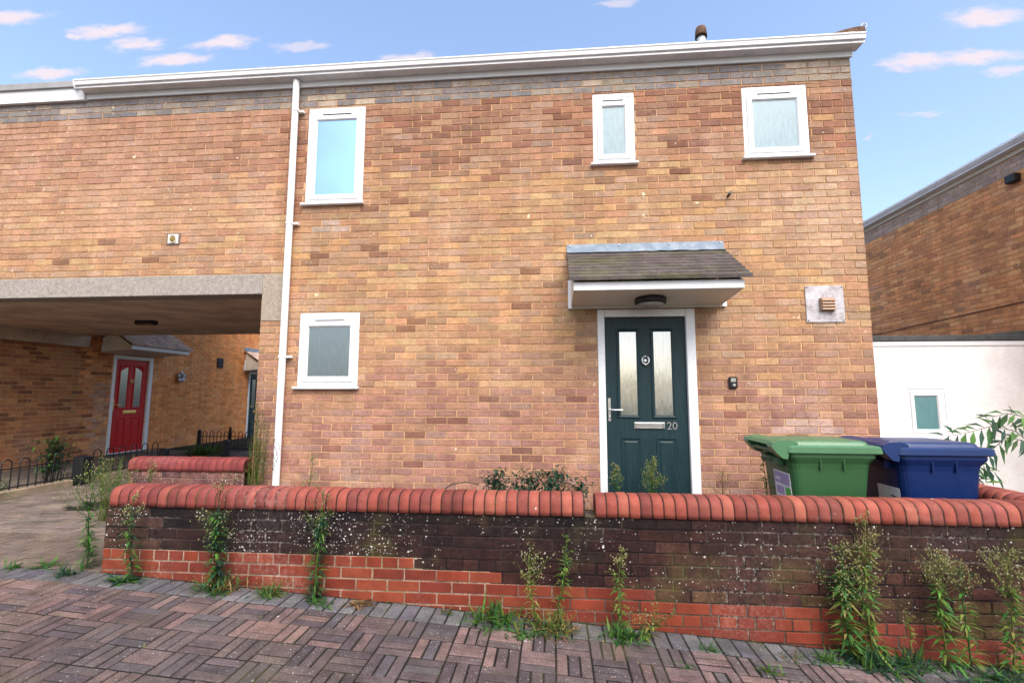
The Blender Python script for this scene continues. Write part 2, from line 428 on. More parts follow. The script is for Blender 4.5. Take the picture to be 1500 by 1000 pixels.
def front_door(house, x0, zt, zb, paint, pane_mat, metal, number=None, arched=False, label=None):
    """x0 = outer left of the frame, zt = top of the frame, zb = threshold"""
    W = .982; y = .030
    mb = MB()
    xl, xr, zl = x0 + .075, x0 + .889, zt - .080
    mb.box(x0, xl - .002, y - .042, y + .08, zb, zt, 0, None, .006)
    mb.box(xr + .002, x0 + W, y - .042, y + .08, zb, zt, 0, None, .006)
    mb.box(xl - .0015, xr + .0015, y - .040, y + .08, zl + .002, zt - .001, 0, None, .006)
    mb.box(xl - .0015, xr + .0015, y - .05, y + .08, zb, zb + .035, 0, None, .006)
    mb.build('door_frame', M['white'], house)
    d = MB()
    d.box(xl + .003, xr - .003, y, y + .044, zb + .04, zl - .003, 0, None, .004)
    L = [(xl + .145, xl + .322), (xl + .490, xl + .672)]
    gz0, gz1 = zl - 1.007, zl - .148
    mo = [(-.030, y + .001), (-.026, y - .010), (-.016, y - .014), (-.004, y - .010), (.004, y - .003), (.004, y + .02), (-.030, y + .02)]
    for a, b in L:
        d.frame(a, b, gz0, gz1, mo)
    pz0, pz1 = zb + .115, zl - 1.225
    for a, b in ((xl + .140, xl + .352), (xl + .488, xl + .700)):
        d.frame(a, b, pz0, pz1, [(0, y + .002), (.006, y - .008), (.016, y - .006), (.030, y - .001), (.030, y + .02), (0, y + .02)])
        d.frame(a + .036, b - .036, pz0 + .036, pz1 - .036, [(0, y + .001), (.018, y - .007), (.06, y - .007), (.06, y + .01), (0, y + .01)])
        d.box(a + .05, b - .05, y - .0068, y + .01, pz0 + .05, pz1 - .05)
    # top rail joint lines
    d.box(xl + .02, xr - .02, y - .0015, y + .01, zl - .115, zl - .02)
    do = d.build('door', paint, house)
    if label: do['label'] = label
    for a, b in L:
        p = MB()
        if arched:
            n = 7; xs = [a + .006 + (b - a - .012) * i / n for i in range(n + 1)]
            def top(x):
                u = (x - L[0][0]) / (L[1][1] - L[0][0]); return gz1 - .11 * (2 * u - 1) ** 2
            lo = [(x, y - .002, gz0 + .006) for x in xs] + [(x, y - .002, top(x)) for x in reversed(xs)]
            hi = [(q[0], y + .02, q[2]) for q in lo]
            p.loft([lo, hi])
        else:
            p.box(a + .003, b - .003, y - .002, y + .02, gz0 + .003, gz1 - .003)
        p.build('pane', pane_mat, do)
    h = MB(); zc = zl - .95
    h.box(xl + .020, xl + .050, y - .010, y + .002, zl - 1.068, zl - .830, 0, None, .004)
    h.tube([(xl + .035, y - .008, zc), (xl + .035, y - .050, zc), (xl + .045, y - .056, zc), (xl + .160, y - .054, zc - .004)], .010, 10)
    h.lathe((xl + .035, y - .016, zl - 1.02), [(.0, 0), (.011, 0), (.011, .008), (0, .008)], 12, 'y')
    h.build('handle', metal, do)
    k = MB(); kx, kz = xl + .407, zl - .455
    k.lathe((kx, y - .014, kz + .050), [(0, 0), (.010, .002), (.014, .010), (.014, .015), (0, .015)], 14, 'y')
    pts = [(kx + .036 * math.sin(a), y - .020, kz + .006 - .040 * math.cos(a)) for a in [R(t) for t in range(-150, 151, 20)]]
    k.tube(pts, .0075, 8)
    k.lathe((kx, y - .016, kz - .040), [(0, -.008), (.012, -.006), (.014, .004), (.014, .016), (0, .017)], 14, 'y')
    k.lathe((kx, y - .008, kz + .004), [(0, 0), (.024, 0), (.024, .009), (0, .009)], 16, 'y')
    k.build('knocker', metal, do)
    l = MB(); lx0, lx1, lz0, lz1 = xl + .275, xl + .585, zl - 1.145, zl - 1.070
    l.frame(lx0, lx1, lz0, lz1, [(0, y), (.004, y - .010), (.014, y - .012), (.018, y - .006), (.018, y + .01), (0, y + .01)])
    l.box(lx0 + .018, lx1 - .018, y - .006, y + .008, lz0 + .018, lz1 - .018, 0, None, .003)
    l.build('letter_plate', metal, do)
    if number:
        me = text_mesh(number, .108, .003); me.materials.append(metal)
        o = bpy.data.objects.new('house_number', me); COL.objects.link(o); o.parent = do
        o.location = (xl + .600, y - .004, zl - 1.145); o.rotation_euler = (R(90), 0, 0)
    return do

def canopy(house, x0, zb, seed=0, lamp=True, label=None, tc=((112, 100, 102, .7), (98, 96, 76, .7))):
    """x0 = left end, zb = bottom of the wall board; 1.6 wide"""
    rg = random.Random(seed)
    W = 1.605; x1 = x0 + W
    zr, ze, dpt = zb + .59, zb + .145, .68
    b = MB()
    b.box(x0 + .005, x1 - .005, -.024, -.001, zb, zb + .17, 0, None, .004)                   # board on the wall
    fx0, fx1 = x0 + .035, x1 - .055; fy = -.635
    b.box(fx0, fx1, fy, fy + .022, zb + .060, zb + .140, 1, None, .004)                       # fascia
    b.quad((fx0 + .004, fy + .023, zb + .064), (fx0 + .004, -.025, zb + .020), (fx1 - .004, -.025, zb + .020), (fx1 - .004, fy + .023, zb + .064), 0)
    b.quad((fx0 + .004, fy + .023, zb + .08), (fx1 - .004, fy + .023, zb + .08), (fx1 - .004, -.025, zb + .036), (fx0 + .004, -.025, zb + .036), 0)
    for xx in (x0 + .004, x1 - .048):
        b.box(xx, xx + .044, -.040, -.0245, zb, zb + .30, 1, None, .003)
    for xx in (fx0, fx1 - .018):                                                               # cheeks
        A = [(fy + .022, zb + .062), (-.026, zb + .018), (-.026, zr - .05), (fy + .022, zb + .135)]
        b.loft([[(xx, p[0], p[1]) for p in A], [(xx + .018, p[0], p[1]) for p in A]], 0)
    o = b.build('canopy', [M['cream'], M['white']], house)
    if label: o['label'] = label
    t = MB(); n = 9
    for k in range(n):
        u0, u1 = k / n, (k + 1) / n + .03
        ya, za = -dpt * (1 - u0), ze + (zr - ze) * u0
        yb, zb2 = -dpt * (1 - min(1, u1)), ze + (zr - ze) * min(1, u1)
        x = x0 - .005; off = (k % 2) * .082
        xs = [x] + [x + off + .165 * i for i in range(1, 11) if x + off + .165 * i < x1 - .03] + [x1]
        for a, c in zip(xs[:-1], xs[1:]):
            dz = .019 + rg.uniform(-.0015, .0015); dy = rg.uniform(-.003, .003)
            col = jit(mix(C(*tc[0]), C(*tc[1]), max(0, min(1, .35 + nz(a * 1.5, k * .8, seed)))), .07, rg)
            lo = [(a + .0006, ya + dy, za), (c - .0006, ya + dy, za), (c - .0006, yb, zb2), (a + .0006, yb, zb2)]
            hi = [(p[0], p[1] - .002, p[2] + dz + (.014 if i < 2 else 0)) for i, p in enumerate(lo)]
            t.loft([lo, hi], 0, col)
    t.build('tile_roof', M['tile'], o)
    f = MB()
    N = 20; lo = []; hi = []; up = []
    for i in range(N + 1):
        x = x0 - .004 + (W + .006) * i / N
        up.append((x, -.004, zr + .105)); hi.append((x, -.010, zr + .028)); lo.append((x, -.075 + rg.uniform(-.006, .006), zr - .004 + rg.uniform(-.003, .004)))
    f.loft([up, hi, lo], 0, None, False, False, False)
    f.loft([[(p[0], p[1] + .003, p[2] - .004) for p in l] for l in (lo, hi, up)], 0, None, False, False, False)
    for i in range(4):
        xx = x0 + .03 + i * (W - .06) / 3
        f.lathe((xx, -.014, zr + .085), [(0, 0), (.008, .002), (.010, .006), (0, .007)], 8, 'y', 1)
    f.build('flashing', [M['lead'], M['chrome']], o)
    if lamp:
        l = MB(); lx, ly = x0 + .79, -.300; lz = zb + .036
        l.lathe((lx, ly, lz), [(0, .012), (.145, .012), (.150, .004), (.150, -.040), (.143, -.048), (.130, -.050), (0, -.050)], 28)
        lo_ = l.build('porch_lamp', M['black'], house)
        g = MB(); g.lathe((lx, ly, lz), [(0, -.0495), (.130, -.0495), (.122, -.066), (.09, -.080), (.045, -.088), (0, -.090)], 28)
        for k in range(3):
            a = 2.1 * k + .5; g.lathe((lx + .135 * math.cos(a), ly + .135 * math.sin(a), lz), [(0, -.048), (.007, -.049), (.007, -.055), (0, -.056)], 8, 'z', 1)
        g.build('lens', [M['lens'], M['chrome']], lo_)
    return o

# ================================================================== GROUND
def gz(x):
    return .138 - .0607 * min(max(0.0, x + 3.5), 7.5)
g = MB()
xs = [-60, -30, -12] + [-9 + .5 * i for i in range(31)] + [8, 12, 30, 60]
ys = [-60, -30, -12, -8, -6, -4.5, -3, -1.63, 0, 3, 6, 12, 30, 60]
vs = [(x, y, gz(x) - .0055) for y in ys for x in xs]
n = len(xs)
g.add(vs, [(j * n + i, j * n + i + 1, (j + 1) * n + i + 1, (j + 1) * n + i) for j in range(len(ys) - 1) for i in range(n - 1)], 0, (.013, .011, .009, 1))
tag(g.build('ground', M['ground']), kind='structure')

def paver(mb, x0, x1, y0, y1, col, rg, J=.0098, rise=.0):
    x0 += J / 2; x1 -= J / 2; y0 += J / 2; y1 -= J / 2
    if x1 - x0 < .01 or y1 - y0 < .01: return
    z = [gz(x) + rg.uniform(-.0018, .0018) + rise for x in (x0, x1, x1, x0)]
    dz = rg.uniform(-.003, .003); e = .004
    top = [(x0 + e, y0 + e, z[0] + dz), (x1 - e, y0 + e, z[1] + dz), (x1 - e, y1 - e, z[2] + dz), (x0 + e, y1 - e, z[3] + dz)]
    lo = [(x0, y0, gz(x0) - .013), (x1, y0, gz(x1) - .013), (x1, y1, gz(x1) - .013), (x0, y1, gz(x0) - .013)]
    md = [(x0, y0, z[0] + dz - .004), (x1, y0, z[1] + dz - .004), (x1, y1, z[2] + dz - .004), (x0, y1, z[3] + dz - .004)]
    mb.add(top + md + lo, [(0, 1, 2, 3), (4, 5, 1, 0), (5, 6, 2, 1), (6, 7, 3, 2), (7, 4, 0, 3), (8, 9, 5, 4), (9, 10, 6, 5), (10, 11, 7, 6), (11, 8, 4, 7)], 0, col)

rg = random.Random(5)
pv = MB()
YB = -1.845; u = .200
def weave_col(x, y):
    left = min(1, max(0, (-x - 1.6) / 2.2 + .5 * nz(x, y, 4)))
    if rg.random() < .16: c = C(*rg.choice([(112, 106, 111), (120, 116, 121), (100, 94, 101)]), .55)
    else: c = C(*rg.choice([(120, 104, 106), (112, 98, 101), (131, 113, 111), (104, 91, 95), (137, 119, 115), (122, 106, 104)]), .60)
    if y > -2.35 and rg.random() < .4: c = mix(c, C(176, 138, 128, .8), .5)
    if rg.random() < .5: c = mix(c, C(150, 122, 104, .8), .6 * left)
    c = mix(c, C(98, 78, 82), min(.5, max(0, .55 * nz(x * .8, y * .8, 7))))
    return jit(c, .09, rg)
nx = 0
for j in range(28):
    for i in range(-46, 46):
        xa = i * u; yb = YB - j * u; ya = yb - u
        if xa < -9 or xa > 8.5: continue
        base = weave_col(xa, ya)
        for k in range(3):
            col = mix(base, weave_col(xa, ya), .7)
            if (i + j) % 2: paver(pv, xa + k * u / 3, xa + (k + 1) * u / 3, ya, yb, col, rg)
            else: paver(pv, xa, xa + u, ya + k * u / 3, ya + (k + 1) * u / 3, col, rg)
tag(pv.build('pavement', M['paver']), kind='structure')
ks = MB()
for i in range(-90, 85):
    paver(ks, i * .1, (i + 1) * .1, YB, YB + .205, jit(C(*rg.choice([(116, 114, 118), (106, 104, 110), (126, 124, 126), (112, 110, 112)]), .75), .1, rg), rg)
tag(ks.build('kerb_strip', M['paver']), kind='structure')
dv = MB()
for j in range(70):
    y0 = YB + .205 + j * .1
    for i in range(-46, -15):
        xa = i * .2 + (j % 2) * .1 + .02
        if xa + .2 > -3.28 and y0 < -1.40: 
            xb = -3.28
        else: xb = xa + .2
        if xa > -3.3 and j > 0: continue
        if y0 > -1.5 and xb > -3.26: xb = -3.26
        if -4.75 < xa + .1 < -3.2 and -.15 < y0 + .05 < .15: continue
        if -5.45 < xa + .1 < -4.98 and -.05 < y0 + .05 < .42: 
            continue
        if xb - xa < .03: continue
        c = C(*rg.choice([(158, 140, 128), (148, 130, 120), (166, 148, 134), (152, 134, 128), (140, 126, 116)]), .56)
        if y0 < -.9: c = mix(c, C(132, 116, 100, .5), .5)
        paver(dv, xa, xb, y0, y0 + .1, jit(c, .08, rg), rg)
tag(dv.build('driveway', M['buff_paver']), kind='structure')
mh = MB()
mh.box(-5.44, -4.99, -.04, .41, .112, .127, 0, C(120, 92, 78), .004)
mh.frame(-5.44, -4.99, -.04, .41, [(0, 0), (.02, 0), (.02, 0.001), (0, .001)]) if False else None
for i in range(6):
    mh.box(-5.40 + .075 * i, -5.35 + .075 * i, -.02, .39, .1271, .1295, 0, C(110, 84, 72))
tag(mh.build('manhole_cover', M['rust']), 'rusty brown square manhole cover in the buff driveway paving', 'manhole cover')

gs = MB()
def gz2(x): return max(0.0, (1.4 - x) * .025)
xs2 = [-3.25 + .25 * i for i in range(26)]
vs = []
for j in range(8):
    for x in xs2: vs.append((min(x, 3.11), -1.42 + j * 1.41 / 7, gz2(x) + .012 * nz(x * 3, j)))
n2 = len(xs2)
gs.add(vs, [(j * n2 + i, j * n2 + i + 1, (j + 1) * n2 + i + 1, (j + 1) * n2 + i) for j in range(7) for i in range(n2 - 1)], 0, (.075, .055, .038, 1))
gs.quad((-3.25, -1.42, -.3), (-3.25, -1.42, gz2(-3.25)), (-3.25, -.01, gz2(-3.25)), (-3.25, -.01, -.3), 0, (.075, .055, .038, 1))
tag(gs.build('garden_soil', M['soil']), kind='structure')

# ================================================================== MAIN HOUSE
house = thing('brick_house', 'orange brick house with dark green front door and upper storey bridging over a passage', 'house', (0, 0, 0))
WIN = [(-2.792, -2.117, 2.131 + 1.4, 3.278 + 1.4), (-2.776, -2.097, .081 + 1.4, .886 + 1.4), (.446, .895, 2.470 + 1.4, 3.274 + 1.4), (2.022, 2.683, 2.472 + 1.4, 3.262 + 1.4)]
DX, DT, DB = .457, 2.275, .150
XR, ZT = 3.140, 4.930
w = MB()
opens = WIN + [(DX, DX + .982, -.1, DT), (-9.5, -2.975, -.2, 2.735), (-4.42, -4.26, 3.10, 3.23)]
opens[5] = (-9.5, -3.230, -.2, 2.735)
opens.append((-3.2299, -2.975, 2.20, 2.735))
bricks(w, -9.0, XR, -.1, ZT, house_col, house_mortar, opens, 0.0, BAND, seed=3, reveal=0)
# reveals only where real openings are
def reveal(mb, o, ya=.006, yb=.12, m=1, c=C(190, 140, 106)):
    x0, x1, c0, c1 = o
    mb.quad((x0, ya, c0), (x0, yb, c0), (x0, yb, c1), (x0, ya, c1), m, c); mb.quad((x1, ya, c1), (x1, yb, c1), (x1, yb, c0), (x1, ya, c0), m, c)
    mb.quad((x0, ya, c1), (x0, yb, c1), (x1, yb, c1), (x1, ya, c1), m, c); mb.quad((x0, yb, c0), (x0, ya, c0), (x1, ya, c0), (x1, yb, c0), m, c)
    mb.quad((x0, yb, c0), (x1, yb, c0), (x1, yb, c1), (x0, yb, c1), m, (.05, .05, .05, 1))
for o in WIN + [(DX, DX + .982, -.1, DT)]: reveal(w, o)
# right side wall and passage side of the house
w.M = Matrix.Translation((XR, 0, 0)) @ Matrix.Rotation(R(90), 4, 'Z')
bricks(w, 0.0, 6.0, -.4, ZT, house_col, house_mortar, (), 0.0, BAND, seed=8, reveal=0)
w.M = Matrix.Translation((-3.23, 6.0, 0)) @ Matrix.Rotation(R(-90), 4, 'Z')
bricks(w, 0.0, 6.0, -.1, 2.5, house_col, house_mortar, (), 0.0, BAND, seed=9, reveal=0)
w.M = None
# core behind the faces: upper storey over the passage and the back
w.quad((XR - .01, 6, -.4), (-3.2, 6, -.4), (-3.2, 6, ZT), (XR - .01, 6, ZT), 1, C(170, 130, 100))
w.quad((-3.2, 3.35, 2.5), (-9, 3.35, 2.5), (-9, 3.35, ZT), (-3.2, 3.35, ZT), 1, C(170, 130, 100))
w.quad((-3.2, 3.35, 2.5), (-3.2, 3.35, ZT), (-3.2, 6, ZT), (-3.2, 6, 2.5), 1, C(170, 130, 100))
w.build('wall', [M['brick'], M['mortar']], house)

# concrete beam over the passage
b = MB(); cc = C(168, 160, 152)
b.box(-9.0, -3.2315, -.004, .22, 2.505, 2.733, 0, cc, .006)
b.box(-3.230, -2.977, -.003, .22, 2.202, 2.7325, 0, mix(cc, C(176, 160, 140), .6), .006)
b.build('beam', M['concrete'], house)
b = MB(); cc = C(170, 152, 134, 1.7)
for i, (ya, yb) in enumerate(((.221, .75), (.753, 1.6), (1.603, 2.45), (2.453, 3.34))):
    b.box(-9.0, -3.232, ya, yb, 2.500 + (.002 if i % 2 else 0), 2.56, 0, jit(cc, .04))
b.box(-8.999, -8.90, .222, 3.45, 2.285, 2.499, 0, mix(cc, C(170, 160, 140), .3))
b.build('passage_ceiling', M['ceiling'], house)
l = MB()
l.box(-6.29, -5.99, 1.62, 1.74, 2.440, 2.499, 0, None, .012); l.box(-6.27, -6.01, 1.63, 1.73, 2.425, 2.441, 1, None, .006)
l.build('passage_lamp', [M['black'], M['brown']], house)

# eaves: frieze board, soffit, gutter
e = MB()
def prism_x(mb, x0, x1, prof, m=0, c=None, n=1):
    for i in range(n):
        a = x0 + (x1 - x0) * i / n; bb = x0 + (x1 - x0) * (i + 1) / n - (.0008 if i < n - 1 else 0)
        mb.loft([[(a, p[0], p[1]) for p in prof], [(bb, p[0], p[1]) for p in prof]], m, c)
prism_x(e, -5.60, XR + .018, [(-.020, ZT + .002), (-.022, ZT + .070), (.006, ZT + .070), (.006, ZT + .002)], 0, None, 3)
prism_x(e, -9.0, -5.605, [(-.045, ZT - .014), (-.047, ZT + .142), (.005, ZT + .142), (.005, ZT - .014)], 0, None, 1)
e.build('frieze_board', M['white'], house)
s_ = MB()
prism_x(s_, -5.60, XR + .066, [(-.128, ZT + .0705), (-.128, ZT + .080), (.006, ZT + .080), (.006, ZT + .0705)])
s_.build('soffit', M['dirty_white'], house)
gt = MB()
prism_x(gt, -5.62, XR + .072, [(-.1285, ZT + .066), (-.136, ZT + .066), (-.137, ZT + .084), (-.130, ZT + .087), (-.132, ZT + .093), (-.158, ZT + .098), (-.164, ZT + .135), (-.172, ZT + .146), (-.173, ZT + .158), (-.160, ZT + .158), (-.02, ZT + .14), (-.02, ZT + .081), (-.1285, ZT + .081)], 0, None, 4)
for x in (-5.62, -2.2, .62, XR - .10):
    prism_x(gt, x, x + .06, [(-.135, ZT + .091), (-.1605, ZT + .096), (-.1665, ZT + .134), (-.1745, ZT + .145), (-.1755, ZT + .160), (-.160, ZT + .160), (-.12, ZT + .10)], 0)
gt.build('gutter', M['white'], house)
ge = MB()
prism_x(ge, -9.0, -5.625, [(-.075, ZT + .1425), (-.090, ZT + .205), (-.082, ZT + .212), (.004, ZT + .212), (.004, ZT + .1425)])
ge.box(-5.72, -5.66, -.100, -.05, ZT + .12, ZT + .222, 0, None, .01)
ge.tube([(-5.70, -.10, ZT + .20), (-5.67, -.125, ZT + .13), (-5.63, -.13, ZT + .06)], .012, 8)
ge.build('gutter', M['grey_gutter'], house)
rf = MB()
rf.box(-9.0, XR + .05, .01, 6.05, ZT + .1062, ZT + .150, 0, (.1, .1, .1, 1)); rf.build('roof', M['ridge'], house)

# windows and door
window(house, *WIN[0], M['glass_sky'], label='tall upper window with clear glass tinted with reflected sky blue')
window(house, *WIN[1], M['glass_dark'], label='lower window with dark rippled glass')
window(house, *WIN[2], M['glass_pale'], label='narrow upper window with pale obscured glass')
window(house, *WIN[3], M['glass_pale'], label='nearly square upper window with pale obscured glass')
front_door(house, DX, DT, DB, M['door_green'], M['glass_door'], M['chrome'], '20', label='dark green panelled front door numbered 20')
canopy(house, .153, 2.285, 4, label='lean-to canopy with mossy tiles above the green door')

# downpipe
d = MB()
px = -2.918; py = -.062
d.tube([(px - .006, py, ZT + .06), (px, py, 3.30)], .036, 16)
d.tube([(px, py, 3.31), (px + .004, py, .36)], .036, 16)
for z in (4.62, 3.29, 1.80):
    d.tube([(px, py, z - .012), (px, py, z + .012)], .043, 16)
    d.box(px - .01, px + .085, -.045, -.003, z - .012, z + .012, 0, None, .003)
    d.lathe((px + .07, -.05, z), [(0, 0), (.012, 0), (.012, .012), (0, .012)], 8, 'y')
d.tube([(px + .004, py, .365), (px + .004, py - .0, .33), (px + .03, py - .04, .27)], [.040, .040, .038], 14)
d.box(px + .03, px + .10, -.05, -.004, .385, .405, 0, None, .004)
for i in range(9):
    z = .60 + .30 * i / 8; a = rnd.uniform(-.5, .5)
    pts = [(px + .004 + .0362 * math.sin(a + t * .35 + rnd.uniform(-.2, .2)), py - .0362 * math.cos(a + t * .35), z + .03 * math.sin(t * 2.2 + i) + .006 * t) for t in range(-2, 3)]
    d.tube(pts, .0028, 4, 1)
d.build('downpipe', [M['pipe_white'], M['black']], house)

# wall fittings
v = MB()
v.box(-4.425, -4.255, -.006, .02, 3.092, 3.236, 0, None, .004)
v.box(-4.404, -4.276, -.014, -.0055, 3.108, 3.220, 1, None, .006)
v.lathe((-4.34, -.014, 3.163), [(.046, .004), (.050, -.010), (.043, -.012), (.040, .006), (0, .007)], 22, 'y', 1)
v.lathe((-4.34, -.012, 3.160), [(.0, -.004), (.036, -.003), (.038, .003), (0, .004)], 18, 'y', 2)
v.build('round_vent', [M['vent_plate'], M['cream'], M['vent_hole']], house)
v = MB()
v.box(2.528, 2.894, -.010, -.001, 2.117, 2.489, 0, None, .003)
v.box(2.529, 2.62, -.0125, -.004, 2.275, 2.315, 0, None, .002); v.box(2.80, 2.892, -.0135, -.004, 2.255, 2.352, 0, None, .002)
for x in (2.545, 2.877):
    for z in (2.135, 2.472): v.lathe((x, -.014, z), [(0, 0), (.007, .001), (.007, .006), (0, .006)], 8, 'y', 1)
fp = v.build('metal_plate', [M['galv'], M['rust']], house)
v = MB()
v.box(2.655, 2.795, -.042, -.011, 2.228, 2.362, 0, None, .006)
for i in range(4):
    z = 2.240 + .030 * i
    v.loft([[(2.663, -.046, z), (2.663, -.060, z - .002), (2.663, -.046, z + .026)], [(2.787, -.046, z), (2.787, -.060, z - .002), (2.787, -.046, z + .026)]])
v.build('vent_grille', M['brown'], fp)
v = MB()
v.box(1.741, 1.827, -.026, -.001, 1.459, 1.577, 0, None, .012); bell = v.build('doorbell', M['black_gloss'], house)
v = MB(); v.lathe((1.790, -.031, 1.492), [(0, 0), (.014, .001), (.017, .006), (0, .007)], 18, 'y'); v.box(1.760, 1.808, -.0275, -.025, 1.525, 1.562, 0, None, .001)
v.build('button', M['lens'], bell)
v = MB(); v.tube([(1.825, .01, 3.455), (1.832, -.05, 3.463), (1.834, -.075, 3.468)], [.012, .012, .018], 10); v.build('overflow_stub', M['black'], house)

# roof things
vp = MB()
vp.lathe((1.975, 1.05, 5.05), [(.055, 0), (.055, 1.02), (.05, 1.03), (0, 1.03)], 18)
vo = vp.build('vent_pipe', M['pipe_grey'], house)
vp = MB(); vp.lathe((1.975, 1.05, 6.02), [(.05, .08), (.076, .055), (.074, .10), (.070, .16), (.060, .195), (.03, .205), (0, .207)], 18)
vp.build('cowl', M['rust'], vo)
fl = MB(); loops = []
for i in range(9):
    t = i / 8; x = 2.86 + .36 * t; h = .012 + .075 * math.sin(min(1, t * 1.05) * math.pi * .5) ** 1.2
    loops.append([(x, -.150, 5.084), (x, -.150, 5.088 + h * .9), (x, -.08, 5.09 + h * 1.25), (x, .04, 5.09 + h * .8), (x, .08, 5.084)])
fl.loft(loops, 0, None, True)
ft = tag(fl.build('slipped_ridge_cap', M['rust']), 'brown curved cap lying loose on the right end of the roof edge', 'roof cap')
hk = MB()
hk.tube([(3.225, -.06, 5.14), (3.235, -.06, 5.20), (3.242, -.06, 5.235)] + [(3.268 + .026 * math.cos(a), -.06, 5.238 + .026 * math.sin(a)) for a in [R(t) for t in range(180, -120, -30)]], .006, 8)
hk.tube([(3.225, -.06, 5.15), (3.22, -.05, 5.085)], .006, 8)
tag(hk.build('wire_hook', M['pipe_grey']), 'thin curled wire hook sticking up at the roof corner', 'hook')
bt = MB(); bt.lathe((-.22, 1.05, 5.07), [(.05, 0), (.05, .90), (.04, .93), (0, .935)], 12); bt.build('vent_pipe', M['rust'], house)

# ================================================================== GARDEN WALLS
CB = .585; WT = .215; WY = -1.625
RED = [(-1.0), (-.40), (.60), (1.80), (2.36), (9), (9), (9), (9), (9), (9)]
def is_red(x, z):
    k = int((CB - z) / .075)         # 0 = course under the coping
    return k >= 4 and x < RED[min(k - 4, len(RED) - 1)]
def gw_col(x, z, rg):
    if is_red(x, z):
        c = jit(C(*rg.choice([(160, 72, 50), (152, 66, 47), (166, 80, 56), (144, 64, 49)]), .62), .06, rg)
        return mix(c, C(140, 66, 56), .6) if x > 1.9 else c
    k = (CB - z) / .30
    c = C(*rg.choice([(56, 44, 46), (66, 48, 48), (78, 54, 52), (48, 40, 44), (90, 62, 58), (72, 56, 54)]))
    t = min(1, max(0, k - .35 + .5 * nz(x * 1.1, z * 2.5, 2)))
    dk = max(0, 1.15 - k / 1.15) * (.45 + .9 * max(-.5, nz(x * .7, 3.3, 1))) * (1.0 if x < .4 else .7)
    c = mix(c, C(*rg.choice([(122, 82, 72), (108, 76, 68), (134, 96, 80), (112, 84, 70)])), t * .85)
    c = tuple(v * q for v, q in zip(c[:3], (.27, .205, .215))) + (1,)
    c = mix(c, (.010, .007, .008, 1), min(.75, max(0, dk)))
    if x < -2.9: c = mix(c, C(120, 88, 70, .8), .35)
    if x > .6: c = mix(c, C(104, 68, 58, .62), .40 * min(1, max(0, k + .3)))
    if z < .16 and x > .8 and rg.random() < .5: c = mix(c, C(124, 104, 62, .7), .35)
    return jit(c, .14, rg)
def gw_mortar(x, z, rg):
    if is_red(x, z): return jit(mix(C(176, 150, 130, .7), C(104, 84, 74, .6), min(1, max(0, (x + .4) / .9))), .10, rg)
    return jit(mix(C(60, 46, 46, .35), C(116, 98, 88, .5), max(0, nz(x * 2, z * 4, 5))), .12, rg)
def garden_wall_bricks(mb, a0, a1, z0, z1, seed, y=0.0):
    bricks(mb, a0, a1, z0, z1, gw_col, gw_mortar, (), y, CB - 40 * .075, seed=seed, mat_b=0, mat_m=1, matf=lambda x, z: 2 if is_red(x, z) else 0, headers=lambda k: (39 - k) in (4, 8), wob=.002, rec=.004, reveal=0, xoff=-3.275 % .225)
def coping_brick(mb, M4, x0, x1, rg, mortar=False, h=.135, wd=.240):
    n = 14; prof = []
    sc = .955 if mortar else 1.0
    yc = wd / 2
    for i in range(n + 1):
        a = math.pi * i / n
        ca, sa = math.cos(a), math.sin(a)
        prof.append((yc - (wd / 2) * sc * math.copysign(abs(ca) ** .64, ca), .034 + (h - .034) * sc * sa ** .66))
    prof = [(yc - wd / 2 * sc, 0.0)] + prof + [(yc + wd / 2 * sc, 0.0)]
    if mortar:
        loops = [[(x0, p[0], p[1]) for p in prof], [(x1, p[0], p[1]) for p in prof]]
        col = jit(C(70, 52, 48, .6), .1, rg); mi = 1
    else:
        e = .004; jz = rg.uniform(-.0025, .0025); jy = rg.uniform(-.002, .002)
        def pr(x, k): return [(x, jy + yc + (p[0] - yc) * k, jz + p[1] * k) for p in prof]
        loops = [pr(x0, .965), pr(x0 + e, 1), pr(x1 - e, 1), pr(x1, .965)]
        col = C(*rg.choice([(194, 102, 84), (186, 94, 78), (202, 114, 94), (172, 88, 76), (190, 98, 80), (178, 96, 84)]), .56); mi = 0
        if x0 < 0 and M4.translation.x == 0: col = mix(col, C(160, 76, 78, .56), min(.6, -x0 * .2) * rg.uniform(.5, 1.2))
        if rg.random() < .10: col = mix(col, C(128, 66, 60, .5), .5)
        col = jit(col, .09, rg)
    old = mb.M; mb.M = M4
    mb.loft(loops, mi, col, True, True); mb.M = old
def coping(mb, M4, x0, x1, rg, gap=None, H=.0752):
    n = round((x1 - x0) / H); H = (x1 - x0) / n
    if gap:
        coping_brick(mb, M4, x0 + .004, gap[0] - .004, rg, True); coping_brick(mb, M4, gap[1] + .004, x1 - .004, rg, True)
    else: coping_brick(mb, M4, x0 + .004, x1 - .004, rg, True)
    for i in range(n):
        a, b = x0 + i * H, x0 + (i + 1) * H
        if gap and (a + b) / 2 > gap[0] and (a + b) / 2 < gap[1]: continue
        coping_brick(mb, M4, a + .0042, b - .0042, rg)

